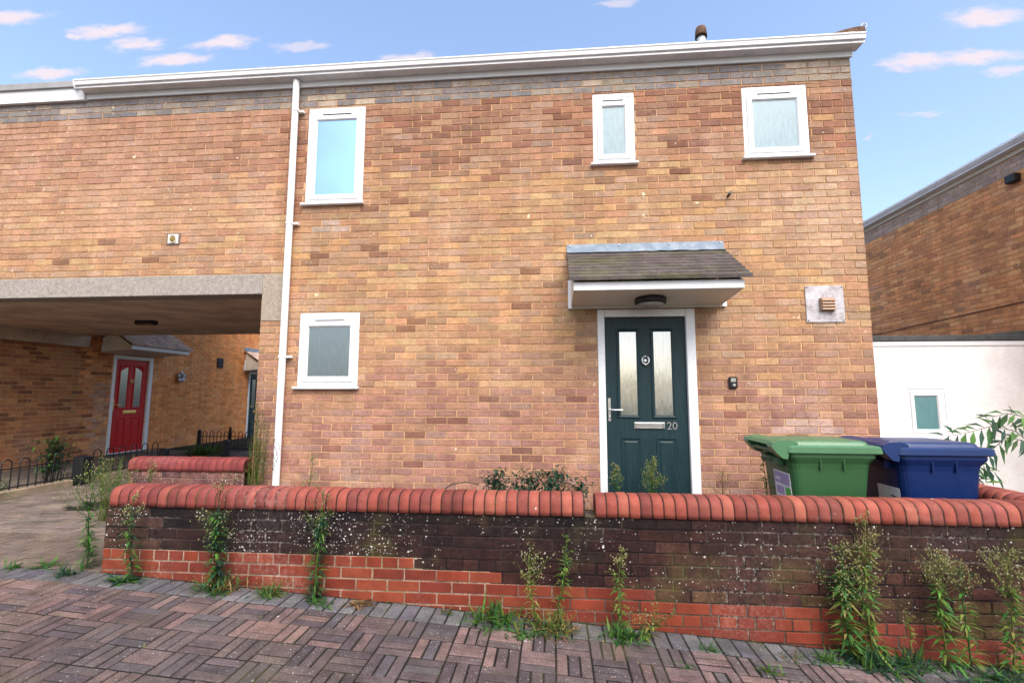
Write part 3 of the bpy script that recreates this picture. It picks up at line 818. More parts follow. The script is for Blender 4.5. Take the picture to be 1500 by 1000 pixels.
gw = thing('garden_wall', 'low dark weathered brick garden wall with rounded salmon coping and stepped red base in the foreground', 'wall', (0, WY, 0))
rgw = random.Random(21)
b = MB()
garden_wall_bricks(b, -3.275, 3.34, -.42, CB, 31)
b.M = Matrix.Translation((-3.275, WT, 0)) @ Matrix.Rotation(R(-90), 4, 'Z'); garden_wall_bricks(b, 0, WT, -.1, CB, 32)
b.M = Matrix.Translation((3.12, WT, 0)) @ Matrix.Rotation(R(180), 4, 'Z'); garden_wall_bricks(b, 0, 6.395, -.1, CB, 33)
b.M = Matrix.Translation((3.34, 0, 0)) @ Matrix.Rotation(R(90), 4, 'Z'); garden_wall_bricks(b, 0, 1.62, -.42, CB, 34)
b.M = Matrix.Translation((3.12, 1.62, 0)) @ Matrix.Rotation(R(-90), 4, 'Z'); garden_wall_bricks(b, 0, 1.62 - WT, -.42, CB, 35)
b.M = None
b.quad((-3.27, .01, CB - .004), (3.335, .01, CB - .004), (3.335, WT - .005, CB - .004), (-3.27, WT - .005, CB - .004), 1, C(90, 76, 70))
b.quad((3.125, WT - .005, CB - .004), (3.335, WT - .005, CB - .004), (3.335, 1.62, CB - .004), (3.125, 1.62, CB - .004), 1, C(90, 76, 70))
b.build('wall', [M['dark_brick'], M['dark_mortar'], M['red_brick']], gw)
c = MB()
GX = .250
x1f = GX - .0376 + 42 * .0752
coping(c, Matrix.Translation((0, -.012, CB)), GX - .0376 - 46 * .0752 - .0376 + .03, 3.12, rgw, gap=(.206, .294))
# corner: fanned bricks turning back along the right return
for i in range(5):
    a0 = R(-90 + 18 * i); a1 = R(-90 + 18 * (i + 1))
    piv = Vector((3.115, WT + .018)); prof = []
    loops = []
    for a in (a0 + .02, a1 - .02):
        lp = []
        for k in range(11):
            t = math.pi * k / 10; ca = math.cos(t)
            r = .120 - .120 * math.copysign(abs(ca) ** .55, ca); z = .040 + .095 * math.sin(t) ** .62
            rr = .245 - r + .0005
            lp.append((piv.x + math.cos(a) * rr, piv.y + math.sin(a) * rr, CB + z))
        rr0 = .245; lp = [(piv.x + math.cos(a) * rr0, piv.y + math.sin(a) * rr0, CB)] + lp + [(piv.x + math.cos(a) * .005, piv.y + math.sin(a) * .005, CB)]
        loops.append(lp)
    c.loft(loops, 0, jit(C(200, 112, 98, .55), .06, rgw))
coping(c, Matrix.Translation((3.360, WT + .022, CB)) @ Matrix.Rotation(R(90), 4, 'Z'), 0, 1.38, rgw)
c.build('coping', [M['coping'], M['dark_mortar']], gw)

sw = thing('stub_wall', 'short low brick wall with purple-red rounded coping beside the passage pier', 'wall', (0, -.105, 0))
b = MB(); b.M = None
def sw_col(x, z, rg): return jit(C(*rg.choice([(112, 74, 72), (124, 84, 78), (100, 68, 68), (132, 92, 84)])), .1, rg)
def sw_m(x, z, rg): return jit(C(150, 120, 108), .1, rg)
bricks(b, -4.55, -3.24, .05, CB, sw_col, sw_m, (), 0, CB - 20 * .075, seed=5, reveal=0)
b.M = Matrix.Translation((-3.24, WT, 0)) @ Matrix.Rotation(R(180), 4, 'Z'); bricks(b, 0, 1.31, .05, CB, sw_col, sw_m, (), 0, CB - 20 * .075, seed=6, reveal=0)
b.M = Matrix.Translation((-4.55, WT, 0)) @ Matrix.Rotation(R(-90), 4, 'Z'); bricks(b, 0, WT, .05, CB, sw_col, sw_m, (), 0, CB - 20 * .075, seed=7, reveal=0)
b.M = None
b.build('wall', [M['dark_brick'], M['dark_mortar']], sw)
c = MB()
coping(c, Matrix.Translation((0, -.012, CB)), -4.56, -3.245, rgw)
c.c = [tuple(mix(q, C(164, 74, 78, .6), .6)) for q in c.c]
c.build('coping', [M['coping'], M['dark_mortar']], sw)

# ================================================================== LEFT BUILDING (faces the passage)
LB = thing('terrace_house', 'brick terrace house behind the passage with a red door and a further green door', 'house', (-9.0, 4.625, 0), R(90))
b = MB()
RD = -.55   # left edge of red door frame (local x)
GD = 3.86
ops = [(RD, RD + .982, .0, 2.20), (GD, GD + .982, -.05, 2.06)]
def lb_col(x, z, rg):
    c = side_col(x, z, rg)
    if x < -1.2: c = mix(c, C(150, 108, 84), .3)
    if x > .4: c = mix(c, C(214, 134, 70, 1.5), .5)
    if x > -1.2: c = tuple(min(.82, v * 1.18) for v in c[:3]) + (1,)  # bricks clear of the passage brightened in colour for missing light
    if -.95 < x < -.56 and .2 < z < 1.6: c = mix(c, C(196, 172, 160), .55 * rg.random() + .1)
    return c
bricks(b, -4.62, 7.5, -.05, ZT, lb_col, side_mortar, ops, 0, BAND, seed=41, reveal=.12)
b.quad((7.5, 0.006, -.05), (7.5, 5, -.05), (7.5, 5, ZT), (7.5, .006, ZT), 1, C(180, 130, 90)); b.quad((-4.62, 5, -.05), (-4.62, .006, -.05), (-4.62, .006, ZT), (-4.62, 5, ZT), 1, C(180, 130, 90))
b.build('wall', [M['brick'], M['mortar']], LB)
b = MB(); b.box(-4.62, 7.55, -.02, 5, ZT + .001, ZT + .14); b.build('roof', M['dirty_white'], LB)
front_door(LB, RD, 2.20, .15, M['door_red'], M['glass_red'], M['brass'], None, True, 'red panelled front door with brass letter plate')
front_door(LB, GD, 2.06, .05, M['door_green'], M['glass_red'], M['brass'], None, False, 'second green front door partly behind the pier')
canopy(LB, -.85, 2.225, 14, lamp=False, label='tiled canopy over the red door', tc=((186, 160, 144, 1.7), (170, 146, 132, 1.7)))  # tiles of both canopies here lifted in colour for missing light
canopy(LB, 3.58, 2.06, 15, lamp=False, label='tiled canopy over the second green door', tc=((186, 160, 144, 1.7), (170, 146, 132, 1.7)))
v = MB(); v.box(2.47, 2.71, -.02, -.001, 2.10, 2.36, 0, None, .006)
for i in range(6): v.box(2.485, 2.695, -.030, -.02, 2.115 + .04 * i, 2.138 + .04 * i, 0, None, .003)
v.build('vent_grille', M['black'], LB)
orn = MB()
for k in range(5):
    a = R(72 * k + 20); r = .085
    orn.M = Matrix.Translation((-8.955, 5.85 + r * math.cos(a), 1.80 + r * math.sin(a))) @ Matrix.Rotation(a, 4, 'X')
    orn.lathe((0, 0, 0), [(0, .03), (.04, .026), (.058, .012), (.05, -.005), (0, -.01)], 12, 'x')
orn.M = None
orn.lathe((-8.99, 5.85, 1.80), [(.03, 0), (.03, .06), (.02, .075), (0, .08)], 12, 'x')
tag(orn.build('wall_ornament', M['galv']), 'pale metal flower shaped ornament fixed to brick wall right of the red door', 'ornament')

# ================================================================== RIGHT BUILDING AND WHITE EXTENSION
RB = thing('brick_building', 'brick building on the right edge with grey brick band and white sloping-away gutter', 'building', (6.8, 2.225, 0), R(-90))
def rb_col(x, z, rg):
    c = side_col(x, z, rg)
    return tuple(min(.8, v * 1.3) for v in mix(c, C(196, 150, 108, 1.2), .3)[:3]) + (1,)  # brick brightened in place of sun that misses this wall
b = MB()
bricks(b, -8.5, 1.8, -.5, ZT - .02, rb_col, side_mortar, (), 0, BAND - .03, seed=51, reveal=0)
b.quad((1.8, .006, -.5), (1.8, 5, -.5), (1.8, 5, ZT - .02), (1.8, .006, ZT - .02), 1, C(180, 130, 90)); b.quad((-8.5, 5, -.5), (-8.5, .006, -.5), (-8.5, .006, ZT), (-8.5, 5, ZT), 1, C(180, 130, 90))
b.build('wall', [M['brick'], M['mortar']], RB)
e = MB()
prism_x(e, -8.5, 1.82, [(-.020, ZT - .018), (-.022, ZT + .045), (.006, ZT + .045), (.006, ZT - .018)]); e.build('frieze_board', M['cream'], RB)
e = MB()
prism_x(e, -8.5, 1.85, [(-.135, ZT + .046), (-.135, ZT + .065), (-.15, ZT + .085), (-.172, ZT + .125), (-.172, ZT + .14), (.01, ZT + .14), (.01, ZT + .046)])
prism_x(e, -8.5, 1.86, [(-.13, ZT + .141), (-.13, ZT + .185), (-.10, ZT + .185), (-.10, ZT + .141)], 0)
e.build('gutter', M['dirty_white'], RB)
e = MB(); e.box(-8.5, 1.85, -.095, 5, ZT + .1415, ZT + .16); e.build('roof', M['ridge'], RB)
e = MB(); e.box(-.22, -.06, -.10, -.001, 4.50, 4.62, 0, None, .01); e.build('wall_box', M['black'], RB)  # small black box fixed below the eaves, no lamp
e = MB(); e.tube([(-3.7, -.008, 2.66), (-1.5, -.008, 2.71), (1.75, -.008, 2.80)], .007, 6); e.build('cable', M['black'], RB)

EX = thing('extension', 'white rendered flat-roofed extension with a teal window between the two brick buildings', 'extension', (4.97, 2.225, 0))
b = MB()
x0, x1 = -1.82, 1.822
wo = (-.04, .46, .82, 1.487)
for (a, bb, cc_, dd) in subtract([(x0, x1, -.6, 2.150)], wo):
    b.quad((a, 0, cc_), (bb, 0, cc_), (bb, 0, dd), (a, 0, dd), 0, (.86, .835, .81, 1))
b.quad((x0, 0, -.6), (x0, 0, 2.15), (x0, 6, 2.15), (x0, 6, -.6), 0, (.86, .835, .81, 1))
reveal(b, wo, 0, .10, 0, (.86, .835, .81, 1))
b.build('wall', M['render'], EX)
b = MB(); b.box(x0 - .01, x1, -.028, 6, 2.153, 2.235, 0, None, .01)
b.loft([[(.9, -.02, 2.235), (1.8, -.02, 2.235), (1.8, -.02, 2.30)], [(.9, .1, 2.235), (1.8, .1, 2.235), (1.8, .1, 2.32)]])
b.build('roof', M['ridge'], EX)
b = MB(); b.box(x0, x1 - .003, -.014, -.001, 2.085, 2.150, 0, None, .004); b.build('fascia', M['white'], EX)
window(EX, -.04, .46, .82, 1.487, M['glass_teal'], vent=False, f=.105)

# ================================================================== FENCES AND POSTS beyond the passage
def hoop_fence(name, label, loc, rz, length, step=.205, kerb=True, h=.36):
    t = thing(name, label, 'fence', loc, rz, 'low hoop-top fences')
    if kerb:
        k = MB(); k.box(0, length, -.05, .06, -.01, .105, 0, C(178, 158, 134), .01); k.build('kerb', M['buff_paver'], t)
    z0 = .115 if kerb else .04
    r = MB(); r.tube([(0, 0, z0 + .02), (length, 0, z0 + .02)], .009, 6); r.tube([(0, 0, z0 + h - .11), (length, 0, z0 + h - .11)], .009, 6); r.build('rail', M['black'], t)
    hb = MB(); hw = step * .27
    hb.tube([(-hw, 0, z0 - .01), (-hw, 0, z0 + h - hw)] + [(-hw * math.cos(a), 0, z0 + h - hw + hw * math.sin(a)) for a in [R(q) for q in range(20, 180, 20)]] + [(hw, 0, z0 + h - hw), (hw, 0, z0 - .01)], .008, 6)
    first = None
    for i in range(int(length / step)):
        x = step * (i + .5)
        if first is None: first = hb.build('hoop', M['black'], t); o = first
        else:
            o = first.copy(); COL.objects.link(o); o.parent = t
        o.location = (x, 0, 0)
    return t
hoop_fence('hoop_fence', 'low black hoop-top fence on pale kerb along the passage at far left', (-6.66, -.9, .12), R(90), 2.14)
hoop_fence('hoop_fence', 'low black hoop-top fence between two black posts in front of the red door', (-6.66, 1.50, .12), R(90), 1.25)
hoop_fence('hoop_fence', 'low black hoop-top fence in front of the second green door', (-7.95, 5.35, .12), 0, 1.62, .17, False, .40)
def post(loc, h, s, label):
    p = MB(); p.box(-s / 2, s / 2, -s / 2, s / 2, 0, h, 0, None, .012); p.loft([[(-s / 2 + .012, -s / 2 + .012, h), (s / 2 - .012, -s / 2 + .012, h), (s / 2 - .012, s / 2 - .012, h), (-s / 2 + .012, s / 2 - .012, h)], [(-.01, -.01, h + .02), (.01, -.01, h + .02), (.01, .01, h + .02), (-.01, .01, h + .02)]])
    o = p.build('fence_post', M['black']); o.location = loc
    tag(o, label, 'post', 'black posts of the hoop fences')
post((-6.63, 1.36, .12), .40, .155, 'thick black square post beside the dark bush in front of the left passage wall')
post((-6.66, 2.82, .12), .34, .12, 'black post at the far end of the fence below the red door')
post((-6.2, 3.75, .12), .40, .11, 'black post standing alone right of the weedy patch near the pier')
post((-7.98, 5.33, .12), .46, .07, 'slim black post at left end of the fence by the second green door')
post((-7.30, 5.40, .12), .52, .05, 'tallest thin black post within the fence by the second green door')

# ================================================================== WHEELIE BINS
def rr(x0, x1, y0, y1, z, r, n=4):
    pts = []
    for cx, cy, a0 in ((x1 - r, y1 - r, 0), (x0 + r, y1 - r, 90), (x0 + r, y0 + r, 180), (x1 - r, y0 + r, 270)):
        for i in range(n + 1):
            a = R(a0 + 90 * i / n); pts.append((cx + r * math.cos(a), cy + r * math.sin(a), z))
    return pts
def bin_(label, loc, mat, lidmat, sticker, rz=0.0):
    t = thing('wheelie_bin', label, 'wheelie bin', loc, rz, 'wheelie bins behind the garden wall')
    b = MB()
    b.loft([rr(-.19, .20, -.20, .20, .05, .05), rr(-.20, .215, -.215, .215, .12, .05), rr(-.255, .295, -.262, .262, .86, .06), rr(-.262, .302, -.268, .268, .90, .06), rr(-.275, .335, -.285, .285, .945, .05), rr(-.275, .335, -.285, .285, .972, .05)], 0, None, True)
    for yy in (-1, 1):
        for x in (-.06, .10):
            b.box(x - .006, x + .006, min(yy * .262, yy * .283), max(yy * .262, yy * .283), .855, .935, 0, None, .003)
    b.box(-.30, -.255, -.16, .16, .86, .93, 0, None, .01)
    b.build('body', mat, t)
    l = MB()
    l.loft([rr(-.292, .372, -.296, .296, .974, .045), rr(-.296, .378, -.300, .300, .980, .045), rr(-.292, .374, -.298, .298, 1.020, .05), rr(-.28, .36, -.286, .286, 1.028, .05), rr(-.23, .315, -.245, .245, 1.030, .05), rr(-.22, .305, -.235, .235, 1.052, .05), rr(-.20, .285, -.215, .215, 1.060, .05), rr(-.12, .20, -.13, .13, 1.066, .05)], 0, None, True)
    for yy in (-.235, .235):    # hinge lobes
        lp = [(-.27, .985), (-.20, .985), (-.21, 1.05), (-.27, 1.068), (-.33, 1.065), (-.385, 1.045), (-.395, 1.02), (-.37, .985), (-.32, .935), (-.285, .93)]
        l.loft([[(p[0], yy - .045, p[1]) for p in lp], [(p[0], yy + .045, p[1]) for p in lp]], 0)
    lp = [(-.24, 1.02), (-.24, 1.062), (-.30, 1.070), (-.37, 1.055), (-.392, 1.03), (-.37, 1.03), (-.30, 1.05)]
    l.loft([[(p[0], -.20, p[1]) for p in lp], [(p[0], .20, p[1]) for p in lp]], 0)
    l.build('lid', lidmat, t)
    h = MB(); h.tube([(-.345, -.26, .985), (-.345, .26, .985)], .017, 10); h.build('handle', mat, t)
    for yy in (-.235, .235):
        w = MB(); w.lathe((-.21, yy, .10), [(.05, -.028), (.09, -.028), (.10, -.018), (.10, .018), (.09, .028), (.05, .028)], 20, 'y'); w.build('wheel', M['tyre'], t)
    s = MB(); ny = sticker
    # on the rear (-x) face, which leans: build a thin slab following it
    def P(y, z, o): return (-.20 - .055 * (z - .12) / .74 - o, y, z)
    def patch(y0, y1, z0, z1, o, m):
        s.loft([[P(y0, z0, 0), P(y1, z0, 0), P(y1, z1, 0), P(y0, z1, 0)], [P(y0, z0, o), P(y1, z0, o), P(y1, z1, o), P(y0, z1, o)]], m)
    if ny == 'green':
        patch(-.21, .06, .56, .815, .002, 0); patch(-.20, .05, .72, .805, .003, 1); patch(-.09, .03, .64, .70, .003, 1); patch(-.20, -.12, .615, .705, .0034, 2)
        patch(-.02, .02, .59, .605, .003, 3); patch(-.15, -.07, .587, .596, .003, 3); patch(-.05, .03, .75, .765, .004, 0)
    else:
        patch(-.20, .03, .60, .73, .002, 0)
        s.loft([[P(-.20, .655, .003), P(-.12, .672, .003), P(-.10, .668, .003), P(-.14, .655, .003), P(-.16, .664, .003)], [P(-.20, .655, .0045), P(-.12, .672, .0045), P(-.10, .668, .0045), P(-.14, .655, .0045), P(-.16, .664, .0045)]], 3)
    s.build('sticker', [M['lid_white'], M['purple'], M['lime'], M['black']], t)
    return t
bin_('green wheelie bin with a lilac and white sticker, lid shut, standing behind the wall', (1.995, -.965, .0), M['green_bin'], M['green_lid'], 'green', R(-1))
bin_('dark blue wheelie bin with a small white sticker, nearest the white extension', (2.735, -.975, -.005), M['blue_bin'], M['blue_lid'], 'blue', R(1))

# ================================================================== PLANTS
G1 = [(82, 136, 58), (100, 152, 64), (70, 120, 62), (118, 164, 70), (90, 140, 80)]
G2 = [(128, 148, 62), (150, 164, 80), (112, 138, 56), (160, 160, 88)]
GD_ = [(50, 96, 72), (44, 84, 68), (66, 112, 88), (56, 98, 68)]
BUD = [(196, 188, 130), (176, 180, 112), (206, 196, 150), (158, 164, 92)]
BR = [(170, 132, 82), (150, 118, 76), (186, 150, 100)]
def pick(p, rg, k=.55): return jit(C(*rg.choice(p), k), .18, rg)
def weed(label, loc, h, seed, leaf_n=40, leaf_len=.06, leaf_pal=G1, bud_pal=BUD, head=.45, spread=.10, branches=12, buds=7, lean=(0, 0), base=0, group='weeds growing at the foot of the garden wall', width=.010, name='weed', leaf_top=.75):
    rg = random.Random(seed)
    t = thing(name, label, 'weed', loc, 0, group)
    s = MB(); lf = MB(); fl = MB()
    N = 9; path = []
    ph = rg.uniform(0, 6)
    for i in range(N + 1):
        u = i / N
        path.append(Vector((lean[0] * u ** 1.5 + .012 * math.sin(u * 5 + ph), lean[1] * u ** 1.5 + .012 * math.cos(u * 4 + ph), h * u)))
    def at(u):
        k = min(N - 1, int(u * N)); f = u * N - k
        return path[k].lerp(path[k + 1], f)
    sc = pick(leaf_pal, rg, .55)
    s.tube([tuple(p) for p in path], [.0045 * (1 - .65 * i / N) + .0008 for i in range(N + 1)], 5, 0, sc)
    leaf_n = int(leaf_n * 2.3)
    for i in range(leaf_n):
        u = rg.uniform(.03, leaf_top); a = i * 2.4 + rg.uniform(-.5, .5)
        e = rg.uniform(.05, .7)
        d = Vector((math.cos(a) * math.cos(e), math.sin(a) * math.cos(e), math.sin(e)))
        L = leaf_len * (1.4 - .6 * u) * rg.uniform(.7, 1.3)
        lf.leaf(at(u), d, L, width * 1.25 * rg.uniform(.7, 1.4), rg.uniform(.1, .7), 0, pick(leaf_pal, rg, .75 if leaf_pal[0] in G2 or leaf_pal[-1] in G2 else .6))
    for i in range(branches):
        u = 1 - head * rg.random() ** .8; a = i * 2.4 + rg.uniform(-.6, .6)
        L = spread * rg.uniform(.6, 1.25) * (.55 + .8 * (1 - u) / max(.05, head))
        p0 = at(u); el = rg.uniform(.5, 1.15)
        d = Vector((math.cos(a) * math.cos(el), math.sin(a) * math.cos(el), math.sin(el)))
        p1 = p0 + d * L * .6; p2 = p1 + (d + Vector((0, 0, .6))).normalized() * L * .5
        s.tube([tuple(p0), tuple(p1), tuple(p2)], [.0018, .0014, .0009], 3, 0, sc, True, False)
        for k in range(3):
            q = p0.lerp(p2, rg.uniform(.1, .8)); b2 = rg.uniform(0, 6.28)
            lf.leaf(q, (math.cos(b2), math.sin(b2), .5), leaf_len * .45 * rg.uniform(.6, 1.2), width * .55, .2, 0, pick(leaf_pal, rg))
        for k in range(buds):
            q = p1.lerp(p2, rg.uniform(0, 1.15)) + Vector((rg.gauss(0, L * .16), rg.gauss(0, L * .16), rg.gauss(0, L * .14)))
            r = rg.uniform(.003, .0058); cc = pick(bud_pal, rg, .7)
            s.add([tuple(p1.lerp(p2, .4)), tuple(q + Vector((.0006, 0, 0))), tuple(q - Vector((.0006, 0, 0)))], [(0, 1, 2)], 0, sc)
            fl.add([tuple(q + Vector(o) * r) for o in ((1, 0, 0), (0, 1, 0), (-1, 0, 0), (0, -1, 0), (0, 0, 1.5), (0, 0, -1.2))], [(0, 1, 4), (1, 2, 4), (2, 3, 4), (3, 0, 4), (1, 0, 5), (2, 1, 5), (3, 2, 5), (0, 3, 5)], 0, cc)
    for i in range(base):
        a = rg.uniform(0, 6.28); e = rg.uniform(.15, .9)
        lf.leaf((rg.gauss(0, .02), rg.gauss(0, .02), .004), (math.cos(a) * math.cos(e), math.sin(a) * math.cos(e), math.sin(e)), rg.uniform(.05, .12), rg.uniform(.008, .018), rg.uniform(.2, .6), 0, pick(leaf_pal, rg))
    b0 = len(lf.v); lf.v += fl.v; lf.f += [[b0 + k for k in f] for f in fl.f]; lf.m += fl.m; lf.c += fl.c; lf.s += fl.s
    s.build('stem', M['leaf'], t); lf.build('foliage', M['leaf'], t)
    return t
def tuft(label, loc, r, h, n, seed, pal=G1, w=.010, flat=.5, group='grass tufts and rosettes on the pavement', name='grass_tuft', cat='grass tuft', spread=.35, bits=0):
    rg = random.Random(seed); m = MB()
    for i in range(n):
        a = rg.uniform(0, 6.28); e = rg.uniform(.1, 1.3) if flat < .6 else rg.uniform(.05, .6)
        p = Vector((rg.gauss(0, r * spread), rg.gauss(0, r * spread * .5), 0))
        L = rg.uniform(.5, 1.0) * (r * math.cos(e) + h * math.sin(e))
        m.leaf(p, (math.cos(a) * math.cos(e), math.sin(a) * math.cos(e) * .8, math.sin(e)), L, w * rg.uniform(.5, 1.4), rg.uniform(.1, .8) * (1 if e < 1 else .4), 0, pick(pal, rg))
    for i in range(bits):
        q = Vector((rg.gauss(0, r * .7), rg.gauss(0, r * .3), rg.uniform(.01, h))); rr_ = rg.uniform(.003, .006)
        m.add([tuple(q + Vector(o) * rr_) for o in ((1, 0, 0), (0, 1, 0), (-1, 0, 0), (0, -1, 0), (0, 0, 1.5), (0, 0, -1.2))], [(0, 1, 4), (1, 2, 4), (2, 3, 4), (3, 0, 4), (1, 0, 5), (2, 1, 5), (3, 2, 5), (0, 3, 5)], 0, pick(BR, rg, .8))
    o = m.build(name, M['leaf']); o.location = loc
    return tag(o, label, cat, group)

weed('tall bushy-headed weed standing free at the left end of the garden wall', (-3.43, -1.60, .115), .70, 1, 60, .075, G1, BUD + G2, .5, .20, 26, 9, (.02, 0), 20)
weed('small thin weed in the driveway left of the tallest weed', (-3.63, -1.40, .125), .26, 2, 30, .05, G1, G2, .3, .04, 4, 4, (0, 0), 6)
weed('slim weed in front of the left end of the garden wall', (-2.96, -1.72, .10), .58, 3, 55, .07, GD_ + G1, BUD, .4, .08, 12, 8, (-.03, 0), 14)
weed('dense dark weed second from the wall left end, with side branches', (-2.32, -1.72, .07), .66, 4, 110, .075, GD_ + G1, BUD, .65, .14, 20, 5, (-.02, 0), 30, width=.012)
weed('dark upright weed with yellowish top below the downpipe', (-1.61, -1.70, .02), .72, 5, 80, .075, GD_ + G1, BUD + BR, .45, .11, 16, 6, (0, 0), 16)
weed('tall narrow weed with a pointed tip left of the coping gap', (.02, -1.72, -.08), .57, 6, 46, .06, G1 + G2, G2, .25, .04, 8, 4, (.06, 0), 14)
weed('yellow-headed straggly weed beside the pointed one left of the coping gap', (-.13, -1.74, -.07), .43, 7, 24, .055, G2, BUD, .55, .13, 14, 7, (-.05, 0), 10)
weed('small-headed upright weed right of the coping gap', (.40, -1.72, -.10), .50, 8, 36, .06, G1 + G2, BUD, .4, .075, 13, 8, (.03, 0), 18)
weed('sprawling weed with browned seed heads leaning right of the coping gap', (.55, -1.74, -.11), .13, 9, 14, .05, G2, BUD + BR, .9, .11, 14, 8, (.17, 0), 8)
weed('broad pale-budded weed with yellowing leaves below the gap between the bins', (1.77, -1.74, -.18), .66, 10, 70, .085, G2 + G1, BUD, .62, .15, 34, 9, (-.02, 0), 20, width=.015)
weed('tallest pale-budded weed just right of the broad one below the bins', (1.90, -1.72, -.19), .84, 11, 70, .085, G1 + G2, BUD + BR, .58, .13, 34, 9, (.02, 0), 18, width=.014)
weed('round-topped pale weed below the blue bin', (2.31, -1.74, -.21), .62, 12, 60, .08, G1 + G2, BUD, .38, .14, 30, 9, (0, 0), 14, width=.013)
weed('thinner weed with a small pale top right beside the round-topped one', (2.44, -1.72, -.22), .58, 13, 44, .075, G1 + G2, BUD + BR, .34, .10, 20, 8, (.02, 0), 10)
weed('pale-topped weed at the right edge of the photo', (2.67, -1.74, -.23), .66, 14, 60, .08, G1 + G2, BUD, .4, .15, 30, 9, (.03, 0), 12, width=.013)
weed('thin dry weed stem between the tall pair and the round-topped weed', (2.12, -1.72, -.20), .30, 15, 10, .04, G2, BR, .6, .05, 6, 4, (0, 0), 6)
weed('faint yellowish weed rising behind the coping near the downpipe', (-1.94, -1.22, .20), .68, 16, 40, .05, G2, BUD, .5, .08, 14, 7, (0, 0), 6, 'plants behind the garden wall')
weed('slender weed right of the stub wall coping end with yellow tips', (-4.15, -.30, .13), .60, 17, 26, .05, G2, BUD, .4, .08, 10, 6, (.02, 0), 6, 'plants behind the garden wall')
# door-side plants, bin-side weed
weed('rounded pale-budded plant in front of the middle of the green door', (.935, -.22, .02), .74, 18, 60, .06, G1, G2 + BUD, .42, .115, 44, 10, (0, 0), 6, 'plants behind the garden wall', width=.014)
weed('smaller pale-budded plant at the left jamb of the green door', (.575, -.20, .02), .70, 19, 40, .055, G1, G2 + BUD, .36, .08, 26, 9, (0, 0), 6, 'plants behind the garden wall', width=.013)
weed('thin budding weed against the back of the green bin', (1.70, -.88, .0), .98, 20, 60, .05, G2 + G1, BUD + G2, .7, .06, 26, 7, (-.03, 0), 6, 'plants behind the garden wall')
weed('wispy brownish weed on the brick wall left of the green bin', (1.52, -.35, .0), .72, 21, 20, .05, G2 + BR, BUD + BR, .5, .12, 16, 5, (.02, 0), 4, 'plants behind the garden wall')

def feathery(label, loc, h, r, n, seed, pal, name='feathery_bush', stems=9, group='feathery bushes by the passage'):
    rg = random.Random(seed); t = thing(name, label, 'bush', loc, 0, group)
    s = MB(); lf = MB()
    for k in range(stems):
        a = rg.uniform(0, 6.28); q = r * rg.uniform(0, .5); b0 = Vector((q * math.cos(a), q * .6 * math.sin(a), 0))
        top = b0 * 1.6 + Vector((rg.gauss(0, r * .3), rg.gauss(0, r * .2), h * rg.uniform(.55, 1.0)))
        sc = pick(pal, rg); pts = [b0.lerp(top, i / 5) + Vector((rg.gauss(0, .006), rg.gauss(0, .006), 0)) for i in range(6)]
        s.tube([tuple(p) for p in pts], [.004, .0035, .003, .0025, .002, .001], 4, 0, sc)
        for i in range(n // stems):
            u_ = rg.random() ** .8; p = b0.lerp(top, u_); a = rg.uniform(0, 6.28); e = rg.uniform(.2, 1.1)
            lf.leaf(p, (math.cos(a) * math.cos(e), math.sin(a) * math.cos(e), math.sin(e)), rg.uniform(.04, .11) * (1.1 - .4 * u_), rg.uniform(.003, .007), rg.uniform(0, .4), 0, pick(pal, rg))
    s.build('stem', M['leaf'], t); lf.build('foliage', M['leaf'], t)
    return t
feathery('tall feathery bright green bush against the passage pier beside the downpipe', (-3.08, -.16, .13), 1.22, .15, 1900, 30, G2 + [(110, 150, 60), (134, 170, 66)], stems=14)
feathery('pale yellow-green feathery bush at the left end of the stub wall', (-4.45, -.38, .13), .66, .26, 1800, 31, G2 + [(140, 170, 76), (120, 156, 62)], stems=22)

def shrub(label, loc, w_, h, n, seed, pal, leaf=.05, name='low_shrub', group='plants behind the garden wall'):
    rg = random.Random(seed); t = thing(name, label, 'shrub', loc, 0, group); s = MB(); lf = MB()
    for k in range(16):
        b0 = Vector((rg.uniform(-w_ * .35, w_ * .35), rg.gauss(0, .05), 0)); hh = h * rg.uniform(.82, 1.05)
        top = b0 + Vector((rg.gauss(0, w_ * .16), rg.gauss(0, .10), hh)); sc = C(70, 60, 44, .6)
        mid = b0.lerp(top, .6) + Vector((0, 0, hh * .15))
        s.tube([tuple(b0), tuple(mid), tuple(top)], [.006, .004, .002], 5, 0, sc)
        for i in range(n // 16):
            u_ = 1.05 - .75 * rg.random() ** 1.4; p = b0.lerp(top, u_) + Vector((rg.gauss(0, .035), rg.gauss(0, .03), rg.gauss(0, .02)))
            a = rg.uniform(0, 6.28); e = rg.uniform(-.3, .6)
            lf.leaf(p, (math.cos(a) * math.cos(e), math.sin(a) * math.cos(e), math.sin(e)), leaf * rg.uniform(.6, 1.3), leaf * .42 * rg.uniform(.7, 1.2), rg.uniform(.2, .8), 0, pick(pal, rg, .5))
    s.build('stem', M['leaf'], t); lf.build('foliage', M['leaf'], t); return t
shrub('low bluish-green shrub left half, showing above the coping in front of the house', (-.42, -.65, .06), .54, .60, 1100, 40, GD_, .055)
shrub('low dark green shrub beside the door, right of the bluish one, above the coping', (-.04, -.60, .05), .50, .61, 1100, 41, GD_ + [(60, 100, 56)], .06)
tw = MB(); DW = plain('dead_wood', (.10, .06, .04, 1), .9); tw.tube([(-1.0, -.7, .55), (-.9, -.72, .615), (-.78, -.72, .635), (-.66, -.7, .61)], .007, 5)
tag(tw.build('dead_twig', DW), 'bare brown twig arching to the left of the bluish low shrub behind the coping', 'twig')
tw = MB(); tw.tube([(.0, -.62, .64), (.12, -.6, .62), (.28, -.55, .53)], .006, 5)
tag(tw.build('dead_twig', DW), 'bare brown twig sloping down between the dark low shrub and the green door', 'twig')
